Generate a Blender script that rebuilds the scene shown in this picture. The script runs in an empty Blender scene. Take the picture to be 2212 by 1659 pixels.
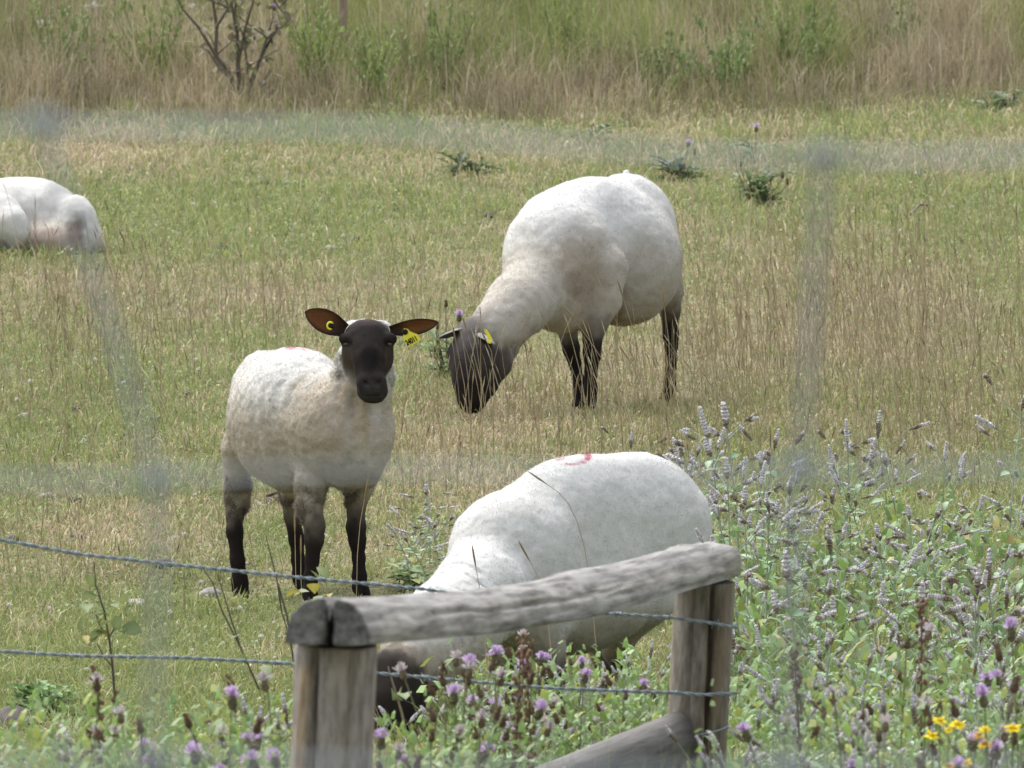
import bpy, math, random
import numpy as np
from mathutils import Vector, Matrix

# ------------------------------------------------------------------ camera, sky, sun, exposure
SC = bpy.context.scene
COL = SC.collection
FU = 29032.0                      # focal length in units of a 2212 px wide frame
CAMZ = 4.4
PITCH = math.atan((829.5 + 2080.0) / FU)
CP, SP = math.cos(PITCH), math.sin(PITCH)

cam_data = bpy.data.cameras.new('camera')
cam = bpy.data.objects.new('camera', cam_data)
COL.objects.link(cam)
cam.location = (0, 0, CAMZ)
cam.rotation_euler = (math.pi / 2 - PITCH, 0, 0)
cam_data.sensor_width = 36.0
cam_data.lens = FU / 2212.0 * 36.0
cam_data.clip_start = 0.5
cam_data.clip_end = 3000
cam_data.dof.use_dof = True
cam_data.dof.focus_distance = 37.9
cam_data.dof.aperture_fstop = cam_data.lens / 18.0
SC.camera = cam

world = bpy.data.worlds.new('World')
SC.world = world
world.use_nodes = True
wt = world.node_tree
wt.nodes.clear()
sky = wt.nodes.new('ShaderNodeTexSky')
sky.sky_type = 'NISHITA'
sky.sun_disc = False
SUN_EL, SUN_AZ = math.radians(58), math.radians(-35)   # azimuth from +Y, positive to +X
sky.sun_elevation = SUN_EL
sky.sun_rotation = SUN_AZ
sky.air_density = 1.0
sky.dust_density = 4.0
hs = wt.nodes.new('ShaderNodeHueSaturation')     # overcast: the cloud layer takes most of the blue out
hs.inputs['Saturation'].default_value = 0.34
bg = wt.nodes.new('ShaderNodeBackground')
bg.inputs['Strength'].default_value = 0.145
wo = wt.nodes.new('ShaderNodeOutputWorld')
wt.links.new(sky.outputs['Color'], hs.inputs['Color'])
wt.links.new(hs.outputs['Color'], bg.inputs['Color'])
wt.links.new(bg.outputs['Background'], wo.inputs['Surface'])

sun_data = bpy.data.lights.new('sun', 'SUN')
sun_data.energy = 1.0
sun_data.angle = math.radians(50)
sun_data.color = (1.0, 0.98, 0.955)
sun = bpy.data.objects.new('sun', sun_data)
COL.objects.link(sun)
sd = Vector((math.sin(SUN_AZ) * math.cos(SUN_EL), math.cos(SUN_AZ) * math.cos(SUN_EL), math.sin(SUN_EL)))
sun.rotation_euler = sd.to_track_quat('Z', 'Y').to_euler()

SC.view_settings.view_transform = 'Standard'
SC.view_settings.look = 'None'
SC.view_settings.gamma = 1.0
SC.view_settings.use_curve_mapping = False
SC.view_settings.exposure = 1.3
SC.render.engine = 'CYCLES'
SC.cycles.use_denoising = True
SC.cycles.max_bounces = 6
SC.cycles.diffuse_bounces = 4
SC.cycles.transmission_bounces = 3

rng = np.random.default_rng(11)
random.seed(5)

# ------------------------------------------------------------------ helpers
def world_at(u, v, Y):
    """Point of the place at distance Y (along the ground) seen in direction u, v of the 2212 x 1659 frame."""
    a = (np.asarray(u, float) - 1106.0) / FU
    b = (829.5 - np.asarray(v, float)) / FU
    dy = CP + b * SP
    dz = -SP + b * CP
    t = np.asarray(Y, float) / dy
    return np.stack(np.broadcast_arrays(a * t, Y + 0 * a, CAMZ + dz * t), -1)

def flat_xy(u, v):
    b = (829.5 - np.asarray(v, float)) / FU
    Y = CAMZ / np.tan(PITCH - np.arctan(b))
    return (np.asarray(u, float) - 1106.0) / FU * Y, Y

def to_uv(x, y):
    """Flat-ground inverse of flat_xy, used to write the map of dry and green patches."""
    y = np.maximum(y, 1.0)
    ang = np.arctan(CAMZ / y)
    v = 829.5 + FU * np.tan(ang - PITCH)
    return 1106.0 + x / y * FU, v

def _hash(ix, iy, iz, seed):
    h = (ix.astype(np.int64) * 374761393 + iy.astype(np.int64) * 668265263 + iz.astype(np.int64) * 2147483647 + seed * 1274126177) & 0xFFFFFFFF
    h = ((h ^ (h >> 13)) * 1274126177) & 0xFFFFFFFF
    h = (h ^ (h >> 16)) & 0xFFFFFFFF
    return h.astype(np.float64) / 4294967295.0

def vnoise(x, y, z=0.0, seed=0):
    x, y, z = np.broadcast_arrays(np.asarray(x, float), np.asarray(y, float), np.asarray(z, float))
    ix, iy, iz = np.floor(x), np.floor(y), np.floor(z)
    fx, fy, fz = x - ix, y - iy, z - iz
    fx, fy, fz = [f * f * (3 - 2 * f) for f in (fx, fy, fz)]
    ix, iy, iz = ix.astype(np.int64), iy.astype(np.int64), iz.astype(np.int64)
    r = 0
    for dx in (0, 1):
        wx = fx if dx else 1 - fx
        for dy in (0, 1):
            wy = fy if dy else 1 - fy
            for dz in (0, 1):
                wz = fz if dz else 1 - fz
                r = r + wx * wy * wz * _hash(ix + dx, iy + dy, iz + dz, seed)
    return r

def fbm(x, y, z=0.0, seed=0, octaves=3):
    r, a, t = 0, 1.0, 0
    for o in range(octaves):
        r = r + a * vnoise(x * 2 ** o, y * 2 ** o, np.asarray(z) * 2 ** o, seed + o * 17)
        t += a
        a *= 0.5
    return r / t

def sstep(a, b, x):
    t = np.clip((x - a) / (b - a), 0, 1)
    return t * t * (3 - 2 * t)

def mesh_np(name, verts, faces, cols=None, smooth=True):
    """faces: list of int arrays (n,k) with any k; cols: per vertex linear colour."""
    me = bpy.data.meshes.new(name)
    verts = np.asarray(verts, np.float32)
    me.vertices.add(len(verts))
    me.vertices.foreach_set('co', verts.ravel())
    if not isinstance(faces, (list, tuple)):
        faces = [faces]
    faces = [np.asarray(f, np.int32) for f in faces if len(f)]
    loops = np.concatenate([f.ravel() for f in faces])
    sizes = np.concatenate([np.full(len(f), f.shape[1], np.int32) for f in faces])
    starts = np.concatenate([[0], np.cumsum(sizes)[:-1]]).astype(np.int32)
    me.loops.add(len(loops))
    me.loops.foreach_set('vertex_index', loops)
    me.polygons.add(len(sizes))
    me.polygons.foreach_set('loop_start', starts)
    me.polygons.foreach_set('use_smooth', np.full(len(sizes), smooth))
    me.update(calc_edges=True)
    if cols is not None:
        at = me.color_attributes.new('Col', 'FLOAT_COLOR', 'POINT')
        c = np.ones((len(verts), 4), np.float32)
        c[:, :3] = cols
        at.data.foreach_set('color', c.ravel())
    return me

def link(name, me, mat=None, parent=None, loc=None):
    o = bpy.data.objects.new(name, me)
    COL.objects.link(o)
    if mat is not None and me is not None and not me.materials:
        me.materials.append(mat)
    if parent is not None:
        o.parent = parent
    if loc is not None:
        o.location = loc
    return o

def tag(o, label=None, cat=None, group=None, kind=None):
    if label: o['label'] = label
    if cat: o['category'] = cat
    if group: o['group'] = group
    if kind: o['kind'] = kind
    return o

def thing(name, label, cat, loc, group=None, rotz=0.0):
    o = bpy.data.objects.new(name, None)
    COL.objects.link(o)
    o.empty_display_size = 0.1
    o.location = loc
    o.rotation_euler = (0, 0, rotz)
    return tag(o, label, cat, group)

def copy_tree(o, parent=None):
    c = o.copy()
    COL.objects.link(c)
    if parent is not None:
        c.parent = parent
    for ch in o.children:
        copy_tree(ch, c)
    return c

# ------------------------------------------------------------------ materials
def new_mat(name):
    m = bpy.data.materials.new(name)
    m.use_nodes = True
    nt = m.node_tree
    return m, nt, nt.nodes['Principled BSDF']

def mat_leafy(name, rough=0.55, transl=0.35, var=0.25, scale=60.0, spec=0.25):
    """Thin plant matter coloured by the mesh's own colour attribute."""
    m, nt, p = new_mat(name)
    at = nt.nodes.new('ShaderNodeAttribute'); at.attribute_name = 'Col'
    tc = nt.nodes.new('ShaderNodeTexCoord')
    nz = nt.nodes.new('ShaderNodeTexNoise'); nz.inputs['Scale'].default_value = scale
    nt.links.new(tc.outputs['Object'], nz.inputs['Vector'])
    mr = nt.nodes.new('ShaderNodeMapRange')
    mr.inputs['To Min'].default_value = 1 - var
    mr.inputs['To Max'].default_value = 1 + var
    nt.links.new(nz.outputs['Fac'], mr.inputs['Value'])
    mx = nt.nodes.new('ShaderNodeVectorMath'); mx.operation = 'SCALE'
    nt.links.new(at.outputs['Color'], mx.inputs[0])
    nt.links.new(mr.outputs['Result'], mx.inputs['Scale'])
    nt.links.new(mx.outputs['Vector'], p.inputs['Base Color'])
    p.inputs['Roughness'].default_value = rough
    p.inputs['Specular IOR Level'].default_value = spec
    tr = nt.nodes.new('ShaderNodeBsdfTranslucent')
    nt.links.new(mx.outputs['Vector'], tr.inputs['Color'])
    ms = nt.nodes.new('ShaderNodeMixShader'); ms.inputs['Fac'].default_value = transl
    nt.links.new(p.outputs['BSDF'], ms.inputs[1])
    nt.links.new(tr.outputs['BSDF'], ms.inputs[2])
    nt.links.new(ms.outputs['Shader'], nt.nodes['Material Output'].inputs['Surface'])
    return m

def mat_plain(name, col, rough=0.6, spec=0.3, metal=0.0, var=0.15, scale=40.0, bump=0.0):
    m, nt, p = new_mat(name)
    tc = nt.nodes.new('ShaderNodeTexCoord')
    nz = nt.nodes.new('ShaderNodeTexNoise'); nz.inputs['Scale'].default_value = scale
    nz.inputs['Detail'].default_value = 4
    nt.links.new(tc.outputs['Object'], nz.inputs['Vector'])
    rp = nt.nodes.new('ShaderNodeMixRGB')
    rp.inputs[1].default_value = (*[c * (1 - var) for c in col], 1)
    rp.inputs[2].default_value = (*[min(1, c * (1 + var)) for c in col], 1)
    nt.links.new(nz.outputs['Fac'], rp.inputs[0])
    nt.links.new(rp.outputs[0], p.inputs['Base Color'])
    p.inputs['Roughness'].default_value = rough
    p.inputs['Specular IOR Level'].default_value = spec
    p.inputs['Metallic'].default_value = metal
    if bump:
        b = nt.nodes.new('ShaderNodeBump'); b.inputs['Strength'].default_value = bump
        b.inputs['Distance'].default_value = 0.004
        nt.links.new(nz.outputs['Fac'], b.inputs['Height'])
        nt.links.new(b.outputs['Normal'], p.inputs['Normal'])
    return m

def mat_fleece():
    m, nt, p = new_mat('fleece')
    at = nt.nodes.new('ShaderNodeAttribute'); at.attribute_name = 'Col'
    tc = nt.nodes.new('ShaderNodeTexCoord')
    n1 = nt.nodes.new('ShaderNodeTexNoise'); n1.inputs['Scale'].default_value = 170; n1.inputs['Detail'].default_value = 3
    n2 = nt.nodes.new('ShaderNodeTexNoise'); n2.inputs['Scale'].default_value = 28; n2.inputs['Detail'].default_value = 4
    for n in (n1, n2): nt.links.new(tc.outputs['Object'], n.inputs['Vector'])
    mr = nt.nodes.new('ShaderNodeMapRange')
    mr.inputs['From Min'].default_value = 0.3; mr.inputs['From Max'].default_value = 0.7
    mr.inputs['To Min'].default_value = 0.92; mr.inputs['To Max'].default_value = 1.03
    nt.links.new(n1.outputs['Fac'], mr.inputs['Value'])
    mr2 = nt.nodes.new('ShaderNodeMapRange')
    mr2.inputs['From Min'].default_value = 0.3; mr2.inputs['From Max'].default_value = 0.7
    mr2.inputs['To Min'].default_value = 0.92; mr2.inputs['To Max'].default_value = 1.03
    nt.links.new(n2.outputs['Fac'], mr2.inputs['Value'])
    ml = nt.nodes.new('ShaderNodeMath'); ml.operation = 'MULTIPLY'
    nt.links.new(mr.outputs['Result'], ml.inputs[0]); nt.links.new(mr2.outputs['Result'], ml.inputs[1])
    mx = nt.nodes.new('ShaderNodeVectorMath'); mx.operation = 'SCALE'
    nt.links.new(at.outputs['Color'], mx.inputs[0]); nt.links.new(ml.outputs['Value'], mx.inputs['Scale'])
    nt.links.new(mx.outputs['Vector'], p.inputs['Base Color'])
    p.inputs['Roughness'].default_value = 0.85
    p.inputs['Specular IOR Level'].default_value = 0.05
    p.inputs['Sheen Weight'].default_value = 0.0
    b = nt.nodes.new('ShaderNodeBump'); b.inputs['Strength'].default_value = 0.14; b.inputs['Distance'].default_value = 0.004
    nt.links.new(n1.outputs['Fac'], b.inputs['Height'])
    nt.links.new(b.outputs['Normal'], p.inputs['Normal'])
    return m

M_FLEECE = mat_fleece()
M_FIBRE = mat_leafy('wool_fibre', rough=0.8, transl=0.3, var=0.1, scale=30, spec=0.1)
M_GRASS = mat_leafy('grass_blade', rough=0.6, transl=0.35, var=0.12, scale=3)
M_LEAF = mat_leafy('plant_leaf', rough=0.5, transl=0.3, var=0.2, scale=50)
M_PETAL = mat_leafy('plant_flower', rough=0.7, transl=0.3, var=0.2, scale=300, spec=0.1)

# ------------------------------------------------------------------ bodies grown from a distance field
class Field:
    def __init__(self):
        self.pr = []
    def cone(self, p0, r0, p1, r1, col, k=0.02, cut=False):
        self.pr.append(('c', np.array(p0, float), r0, np.array(p1, float), r1, np.array(col, float), k, cut))
    def chain(self, pts, cols, k=0.02):
        """pts: list of (point, radius); cols: one colour, or one per segment."""
        for i in range(len(pts) - 1):
            c = cols if not isinstance(cols[0], (tuple, list)) else cols[min(i, len(cols) - 1)]
            self.cone(pts[i][0], pts[i][1], pts[i + 1][0], pts[i + 1][1], c, k)
    def ell(self, c, r, R, col, k=0.06, cut=False):
        self.pr.append(('e', np.array(c, float), np.array(r, float), np.array(R, float), None, np.array(col, float), k, cut))
    @staticmethod
    def dist(q, p):
        if q[0] == 'c':
            _, a, ra, b, rb, *_r = q
            d = b - a
            L2 = float(d @ d) + 1e-12
            h = np.clip(((p - a) @ d) / L2, 0, 1)
            return np.linalg.norm(p - a - h[..., None] * d, axis=-1) - (ra + (rb - ra) * h)
        _, c, r, R, _n, *_r = q
        l = (p - c) @ R.T
        k0 = np.linalg.norm(l / r, axis=-1)
        k1 = np.linalg.norm(l / (r * r), axis=-1) + 1e-9
        return k0 * (k0 - 1) / k1
    def bbox(self, q):
        if q[0] == 'c':
            lo = np.minimum(q[1] - q[2], q[3] - q[4]); hi = np.maximum(q[1] + q[2], q[3] + q[4])
        else:
            e = np.sqrt(((q[3] * q[2][:, None]) ** 2).sum(0))
            lo, hi = q[1] - e, q[1] + e
        return lo, hi
    def surface(self, h):
        los, his = zip(*[self.bbox(q) for q in self.pr if not q[7]])
        lo = np.min(los, 0) - 4 * h; hi = np.max(his, 0) + 4 * h
        n = np.ceil((hi - lo) / h).astype(int) + 1
        F = np.full(n, 0.5, np.float32)
        for q in self.pr:
            k = q[6]
            a, b = self.bbox(q)
            i0 = np.maximum(np.floor((a - k - 3 * h - lo) / h).astype(int), 0)
            i1 = np.minimum(np.ceil((b + k + 3 * h - lo) / h).astype(int) + 1, n)
            gx, gy, gz = np.meshgrid(*[lo[d] + h * np.arange(i0[d], i1[d]) for d in range(3)], indexing='ij')
            D = self.dist(q, np.stack([gx, gy, gz], -1)).astype(np.float32)
            S = F[i0[0]:i1[0], i0[1]:i1[1], i0[2]:i1[2]]
            if q[7]:
                D = -D
                hh = np.clip(0.5 - 0.5 * (D - S) / k, 0, 1)
                S[...] = D * (1 - hh) + S * hh + k * hh * (1 - hh)
            else:
                hh = np.clip(0.5 + 0.5 * (S - D) / k, 0, 1)
                S[...] = S * (1 - hh) + D * hh - k * hh * (1 - hh)
        return surface_nets(F, lo, h)
    def colours(self, p, sigma=0.012):
        W = np.zeros(len(p)); C = np.zeros((len(p), 3))
        ds = np.stack([self.dist(q, p) for q in self.pr if not q[7]], 0)
        ds = ds - ds.min(0)
        for q, d in zip([q for q in self.pr if not q[7]], ds):
            w = np.exp(-d / sigma)
            W += w; C += w[:, None] * q[5]
        return C / W[:, None]

def surface_nets(F, lo, h):
    n = np.array(F.shape)
    ins = F < 0
    c = n - 1
    cnt = np.zeros(c, np.int8)
    for dx in (0, 1):
        for dy in (0, 1):
            for dz in (0, 1):
                cnt += ins[dx:dx + c[0], dy:dy + c[1], dz:dz + c[2]]
    act = (cnt > 0) & (cnt < 8)
    cells = np.argwhere(act)
    idx = np.full(c, -1, np.int64)
    idx[act] = np.arange(len(cells))
    acc = np.zeros((len(cells), 3)); num = np.zeros(len(cells))
    corners = [(a, b, d) for a in (0, 1) for b in (0, 1) for d in (0, 1)]
    for a in corners:
        for ax in range(3):
            if a[ax]: continue
            b = list(a); b[ax] = 1
            fa = F[cells[:, 0] + a[0], cells[:, 1] + a[1], cells[:, 2] + a[2]]
            fb = F[cells[:, 0] + b[0], cells[:, 1] + b[1], cells[:, 2] + b[2]]
            m = (fa < 0) != (fb < 0)
            t = np.zeros(len(cells)); t[m] = fa[m] / (fa[m] - fb[m])
            pos = np.tile(np.array(a, float), (len(cells), 1)); pos[:, ax] = t
            acc[m] += pos[m]; num[m] += 1
    V = lo + h * (cells + acc / num[:, None])
    quads = []
    for ax in range(3):
        o1, o2 = [(1, 2), (2, 0), (0, 1)][ax]
        sl0 = [slice(None)] * 3; sl1 = [slice(None)] * 3
        sl0[ax] = slice(0, -1); sl1[ax] = slice(1, None)
        ch = ins[tuple(sl0)] != ins[tuple(sl1)]
        e = np.argwhere(ch)
        e = e[(e[:, o1] > 0) & (e[:, o2] > 0) & (e[:, o1] < n[o1] - 1) & (e[:, o2] < n[o2] - 1)]
        def cid(d1, d2):
            q = e.copy(); q[:, o1] -= d1; q[:, o2] -= d2
            return idx[q[:, 0], q[:, 1], q[:, 2]]
        f = np.stack([cid(1, 1), cid(0, 1), cid(0, 0), cid(1, 0)], 1)
        flip = ~ins[e[:, 0], e[:, 1], e[:, 2]]
        f[flip] = f[flip][:, ::-1]
        quads.append(f)
    Q = np.concatenate(quads)
    Q = Q[(Q >= 0).all(1)]
    return V, Q

def smooth_v(V, Q, it=2, lam=0.5):
    for _ in range(it):
        A = np.zeros_like(V); N = np.zeros(len(V))
        for i in range(4):
            a, b = Q[:, i], Q[:, (i + 1) % 4]
            for d in range(3):
                A[:, d] += np.bincount(a, V[b, d], len(V)) + np.bincount(b, V[a, d], len(V))
            N += np.bincount(a, None, len(V)) + np.bincount(b, None, len(V))
        V = V + lam * (A / np.maximum(N, 1)[:, None] - V)
    return V

def normals_of(V, Q):
    fn = np.cross(V[Q[:, 2]] - V[Q[:, 0]], V[Q[:, 3]] - V[Q[:, 1]])
    N = np.zeros_like(V)
    for i in range(4):
        for d in range(3):
            N[:, d] += np.bincount(Q[:, i], fn[:, d], len(V))
    return N / (np.linalg.norm(N, axis=1, keepdims=True) + 1e-12)

def yaw_axes(fwd, pitch=0.0):
    """Rows: forward, left, up."""
    f = np.array([fwd[0], fwd[1], 0.0]); f /= np.linalg.norm(f)
    l = np.array([-f[1], f[0], 0.0])
    u = np.array([0, 0, 1.0])
    f2 = f * math.cos(pitch) + u * math.sin(pitch)
    u2 = u * math.cos(pitch) - f * math.sin(pitch)
    return np.array([f2, l, u2])

EAR_W = np.array([[0, .55], [.15, .74], [.3, .92], [.45, 1], [.6, .97], [.75, .8], [.87, .56], [.95, .32], [1, .04]])
def ear_mesh(B, T, W, facing, cup=0.5, droop=0.0, inner=(.15, .064, .028), rim=(.03, .022, .02), back=(.06, .052, .048), roll=0.35, wprof=EAR_W):
    B, T = np.array(B, float), np.array(T, float)
    ax = T - B; L = np.linalg.norm(ax); ax /= L
    nf = np.array(facing, float); nf -= ax * (nf @ ax); nf /= np.linalg.norm(nf)
    A = np.cross(ax, nf)
    nt_, ns = 18, 13
    t = np.linspace(0, 1, nt_)[:, None]; s = np.linspace(-1, 1, ns)[None, :]
    w = np.interp(t[:, 0], wprof[:, 0], wprof[:, 1])[:, None] * W
    c = cup * (1 - 0.55 * t)
    P = B + ax * (t * L)[..., None] + A * (s * w)[..., None] + nf * ((s * s) * w * c - w * c * 0.4)[..., None]
    P = P - np.array([0, 0, 1.0]) * (droop * L * t * t * np.ones_like(s))[..., None]
    th = 0.0035 * (1 - np.abs(s) ** 4 * 0.8) * np.ones_like(t) + 0.001
    Pb = P - nf * th[..., None]
    V = np.concatenate([P.reshape(-1, 3), Pb.reshape(-1, 3)])
    m = nt_ * ns
    F = []
    for i in range(nt_ - 1):
        for j in range(ns - 1):
            a = i * ns + j
            F.append((a, a + 1, a + ns + 1, a + ns))
            F.append((m + a, m + a + ns, m + a + ns + 1, m + a + 1))
    for i in range(nt_ - 1):
        a = i * ns; F.append((a, a + ns, m + a + ns, m + a))
        a = i * ns + ns - 1; F.append((a, m + a, m + a + ns, a + ns))
    for j in range(ns - 1):
        a = (nt_ - 1) * ns + j; F.append((a, a + 1, m + a + 1, m + a))
    F = np.array(F)
    nrm = np.cross(P[1, 1] - P[0, 0], P[0, 1] - P[1, 0])
    if nrm @ nf > 0 and np.cross(V[F[0, 1]] - V[F[0, 0]], V[F[0, 3]] - V[F[0, 0]]) @ nf < 0:
        F = F[:, ::-1]
    edge = np.maximum(np.abs(s) * np.ones_like(t), sstep(.82, 1.0, t) * np.ones_like(s))
    nz = fbm(t * 9 + 3 * B[0], s * 4, seed=4)
    e = np.clip(sstep(.62, .97, edge + 0.25 * (nz - .5)) + sstep(.45, .12, t) * .85, 0, 1)[..., None]
    ci = np.array(inner) * (1 - e) + np.array(rim) * e
    ci = ci * (0.75 + 0.5 * nz)[..., None]
    cb = np.array(back) * (0.8 + 0.4 * nz)[..., None]
    return V, F, np.concatenate([ci.reshape(-1, 3), cb.reshape(-1, 3)])

WHITE = (.57, .56, .53)
CREAM = (.42, .39, .34)
DIRTY = (.37, .325, .255)
GREYW = (.36, .32, .26)
BROWNW = (.17, .14, .11)
DARK = (.020, .0155, .014)
DARK2 = (.027, .022, .020)
SLATE = (.075, .068, .066)

HOOVES = []       # places where a hoof must touch the ground

def blob(C, p, c, r, col, s=1.0, seed=1, ragged=0.6):
    """Stain, pigment or other patch of colour around c with radii r."""
    d = np.linalg.norm((p - np.array(c)) / np.array(r), axis=1)
    d = d + ragged * (fbm(p[:, 0] * 22, p[:, 1] * 22, p[:, 2] * 22, seed) - .5)
    w = (s * (1 - sstep(.45, 1.0, d)))[:, None]
    return C * (1 - w) + np.array(col) * w

def fibres(V, Q, N, C, count, lmin, lmax, width, mask, seed, droop=0.0, along=None):
    r = np.random.default_rng(seed)
    tri = V[Q]
    area = np.linalg.norm(np.cross(tri[:, 2] - tri[:, 0], tri[:, 3] - tri[:, 1]), axis=1) * mask[Q].mean(1)
    f = r.choice(len(Q), count, p=area / area.sum())
    a, b = r.random((2, count, 1))
    p = (V[Q[f, 0]] * (1 - a) + V[Q[f, 1]] * a) * (1 - b) + (V[Q[f, 3]] * (1 - a) + V[Q[f, 2]] * a) * b
    n = N[Q[f, 0]]
    d = n + r.normal(0, .55, (count, 3)); d[:, 2] -= droop
    d /= np.linalg.norm(d, axis=1, keepdims=True)
    l = r.uniform(lmin, lmax, (count, 1)) * (0.4 + 0.6 * mask[Q[f, 0]][:, None])
    s = np.cross(d, r.normal(0, 1, (count, 3))); s /= np.linalg.norm(s, axis=1, keepdims=True)
    vv = np.stack([p - n * .002 - s * width / 2, p - n * .002 + s * width / 2, p + d * l], 1).reshape(-1, 3)
    c = C[Q[f, 0]] * r.uniform(.95, 1.06, (count, 1))
    cc = np.repeat(c, 3, 0)
    return vv, np.arange(count * 3).reshape(-1, 3), np.clip(cc, 0, .9)

class View:
    """Coordinates measured on an enlargement of the photograph, at a distance from it."""
    def __init__(self, u0, v0, k, Y0):
        self.u0, self.v0, self.k, self.Y0 = u0, v0, k, Y0
    def __call__(self, x, y, d=0.0):
        return world_at(self.u0 + self.k * x, self.v0 + self.k * y, self.Y0 + d)
    def pts(self, L):
        return [(self(q[0], q[1], q[2]), q[3]) for q in L]

def hoof(fl, S, x, y, d, r, fwd, col=(.018, .015, .014)):
    """Two-toed hoof under a pastern that ends at x, y."""
    p = S(x, y, d)
    f = np.array([fwd[0], fwd[1], 0.0]); f /= np.linalg.norm(f)
    l = np.array([-f[1], f[0], 0])
    for s in (-1, 1):
        q = p + l * s * r * .5
        fl.cone(q + np.array([0, 0, .018]) - f * .004, r * .55, q + f * r * .75 + np.array([0, 0, -.004]), r * .42, col, .006)
    HOOVES.append(p + np.array([0, 0, -.004 - r * .36]) + f * r * .3)

def finish_sheep(name, label, S, fl, h, base, paint, ears, mask_fn, nfib, ridges=None, rough=0.0018, extra=None, seed=1):
    V, Q = fl.surface(h)
    V = smooth_v(V, Q, 3, .5)
    jit = np.stack([fbm(V[:, 0] * 45, V[:, 1] * 45, V[:, 2] * 25, 200 + i, 2) - .5 for i in range(3)], 1) * .05
    C = fl.colours(V + jit, .009)
    N = normals_of(V, Q)
    n1 = fbm(V[:, 0] * 55, V[:, 1] * 55, V[:, 2] * 55, seed, 2) - .5
    n2 = fbm(V[:, 0] * 14, V[:, 1] * 14, V[:, 2] * 14, seed + 5, 2) - .5
    wm = sstep(.12, .35, C[:, 1])
    disp = n1 * rough * 2 * (0.35 + .65 * wm) + n2 * 0.010 * wm
    if ridges is not None:
        disp = disp + ridges(V)
    V = V + N * disp[:, None]
    N = normals_of(V, Q)
    C = C * (1 + 0.10 * n1 + 0.12 * n2)[:, None]
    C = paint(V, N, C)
    C = np.clip(C, .006, .72)
    mask = mask_fn(V, C)
    fv, ff, fc = fibres(V, Q, N, np.clip(C * 1.05, 0, .72), nfib, .002, .006, .0024, mask, seed)
    if extra is not None:
        m2 = extra(V, C)
        gv, gf, gc = fibres(V, Q, N, C, 15000, .010, .026, .0022, m2, seed + 1, .5)
        fv, ff, fc = np.concatenate([fv, gv]), np.concatenate([ff, gf + len(fv)]), np.concatenate([fc, gc])
    root = thing(name, label, 'sheep', base, 'shorn sheep in the pasture')
    b = np.array(base)
    vs, fs, cs = [V], [Q], [C]
    off = len(V)
    for e in ears:
        ev, ef, ec = e
        vs.append(ev); fs.append(ef + off); cs.append(ec); off += len(ev)
    me = mesh_np('sheep_body', np.concatenate(vs) - b, [np.concatenate(fs)], np.concatenate(cs))
    link('body', me, M_FLEECE, root)
    fm = mesh_np('sheep_wool', fv - b, [ff], fc, smooth=False)
    w = link('wool', fm, M_FIBRE, root)
    w['kind'] = 'stuff'
    return root, V, N, C

M_EYE = mat_plain('eye', (.055, .034, .012), .12, .6, var=.3, scale=120)
M_PUPIL = mat_plain('pupil', (.006, .006, .007), .1, .6, var=.1)
M_TAG = mat_plain('ear_tag_plastic', (.80, .74, .045), .45, .4, var=.05, scale=60)
M_INK = mat_plain('tag_ink', (.012, .012, .01), .6, .2, var=.1)

def ball(p, r, R=None, nu=14, nv=9):
    V, F = [], []
    for i in range(nv + 1):
        th = math.pi * i / nv
        for j in range(nu):
            ph = 2 * math.pi * j / nu
            V.append((math.sin(th) * math.cos(ph), math.sin(th) * math.sin(ph), math.cos(th)))
    for i in range(nv):
        for j in range(nu):
            F.append((i * nu + j, (i + 1) * nu + j, (i + 1) * nu + (j + 1) % nu, i * nu + (j + 1) % nu))
    V = np.array(V) * np.array(r)
    if R is not None: V = V @ np.array(R)
    return V + np.array(p), np.array(F)

def add_eye(root, p, r, look):
    b = np.array(root.location)
    v, f = ball(np.array(p) - b, (r, r, r * .9))
    e = link('eye', mesh_np('sheep_eye', v, [f]), M_EYE, root)
    l = np.array(look, float); l /= np.linalg.norm(l)
    v, f = ball(np.array(p) - b + l * r * .93, (r * .5, r * .2, r * .24), yaw_axes((-l[1], l[0])))
    link('pupil', mesh_np('sheep_pupil', v, [f]), M_PUPIL, e)
    return e

def plate(name, outline, nrm, th, mat, parent, loc):
    """Flat plate of real thickness from a loop of world points."""
    P = np.array(outline, float); n = np.array(nrm, float); n /= np.linalg.norm(n)
    m = len(P)
    V = np.concatenate([P, P - n * th]) - np.array(loc)
    me = bpy.data.meshes.new(name)
    F = [tuple(range(m)), tuple(range(2 * m - 1, m - 1, -1))] + [(i, i + m, (i + 1) % m + m, (i + 1) % m) for i in range(m)]
    me.from_pydata([tuple(v) for v in V], [], F)
    me.update()
    return link(name, me, mat, parent)

def text_mesh(name, body, size, origin, xdir, ydir, mat, parent, ploc, extrude=0.0004, thick=0.0, tall=1.0):
    cu = bpy.data.curves.new(name, 'FONT')
    cu.body = body; cu.size = size; cu.extrude = extrude; cu.offset = thick
    to = bpy.data.objects.new(name + '_src', cu); COL.objects.link(to)
    dg = bpy.context.evaluated_depsgraph_get()
    me = bpy.data.meshes.new_from_object(to.evaluated_get(dg))
    bpy.data.objects.remove(to)
    x = Vector(xdir).normalized(); y = Vector(ydir); y = (y - x * y.dot(x)).normalized(); z = x.cross(y)
    y = y * tall
    M = Matrix(((x[0], y[0], z[0], origin[0] - ploc[0]), (x[1], y[1], z[1], origin[1] - ploc[1]), (x[2], y[2], z[2], origin[2] - ploc[2]), (0, 0, 0, 1)))
    me.transform(M)
    me.name = name
    me.materials.clear()
    return link(name, me, mat, parent)

def yaw_dir(deg, left=False):
    """Horizontal heading: 0 = to the right across the view, 90 = towards the camera."""
    a = math.radians(deg)
    return np.array([(-1 if left else 1) * math.cos(a), -math.sin(a), 0.0])

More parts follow.
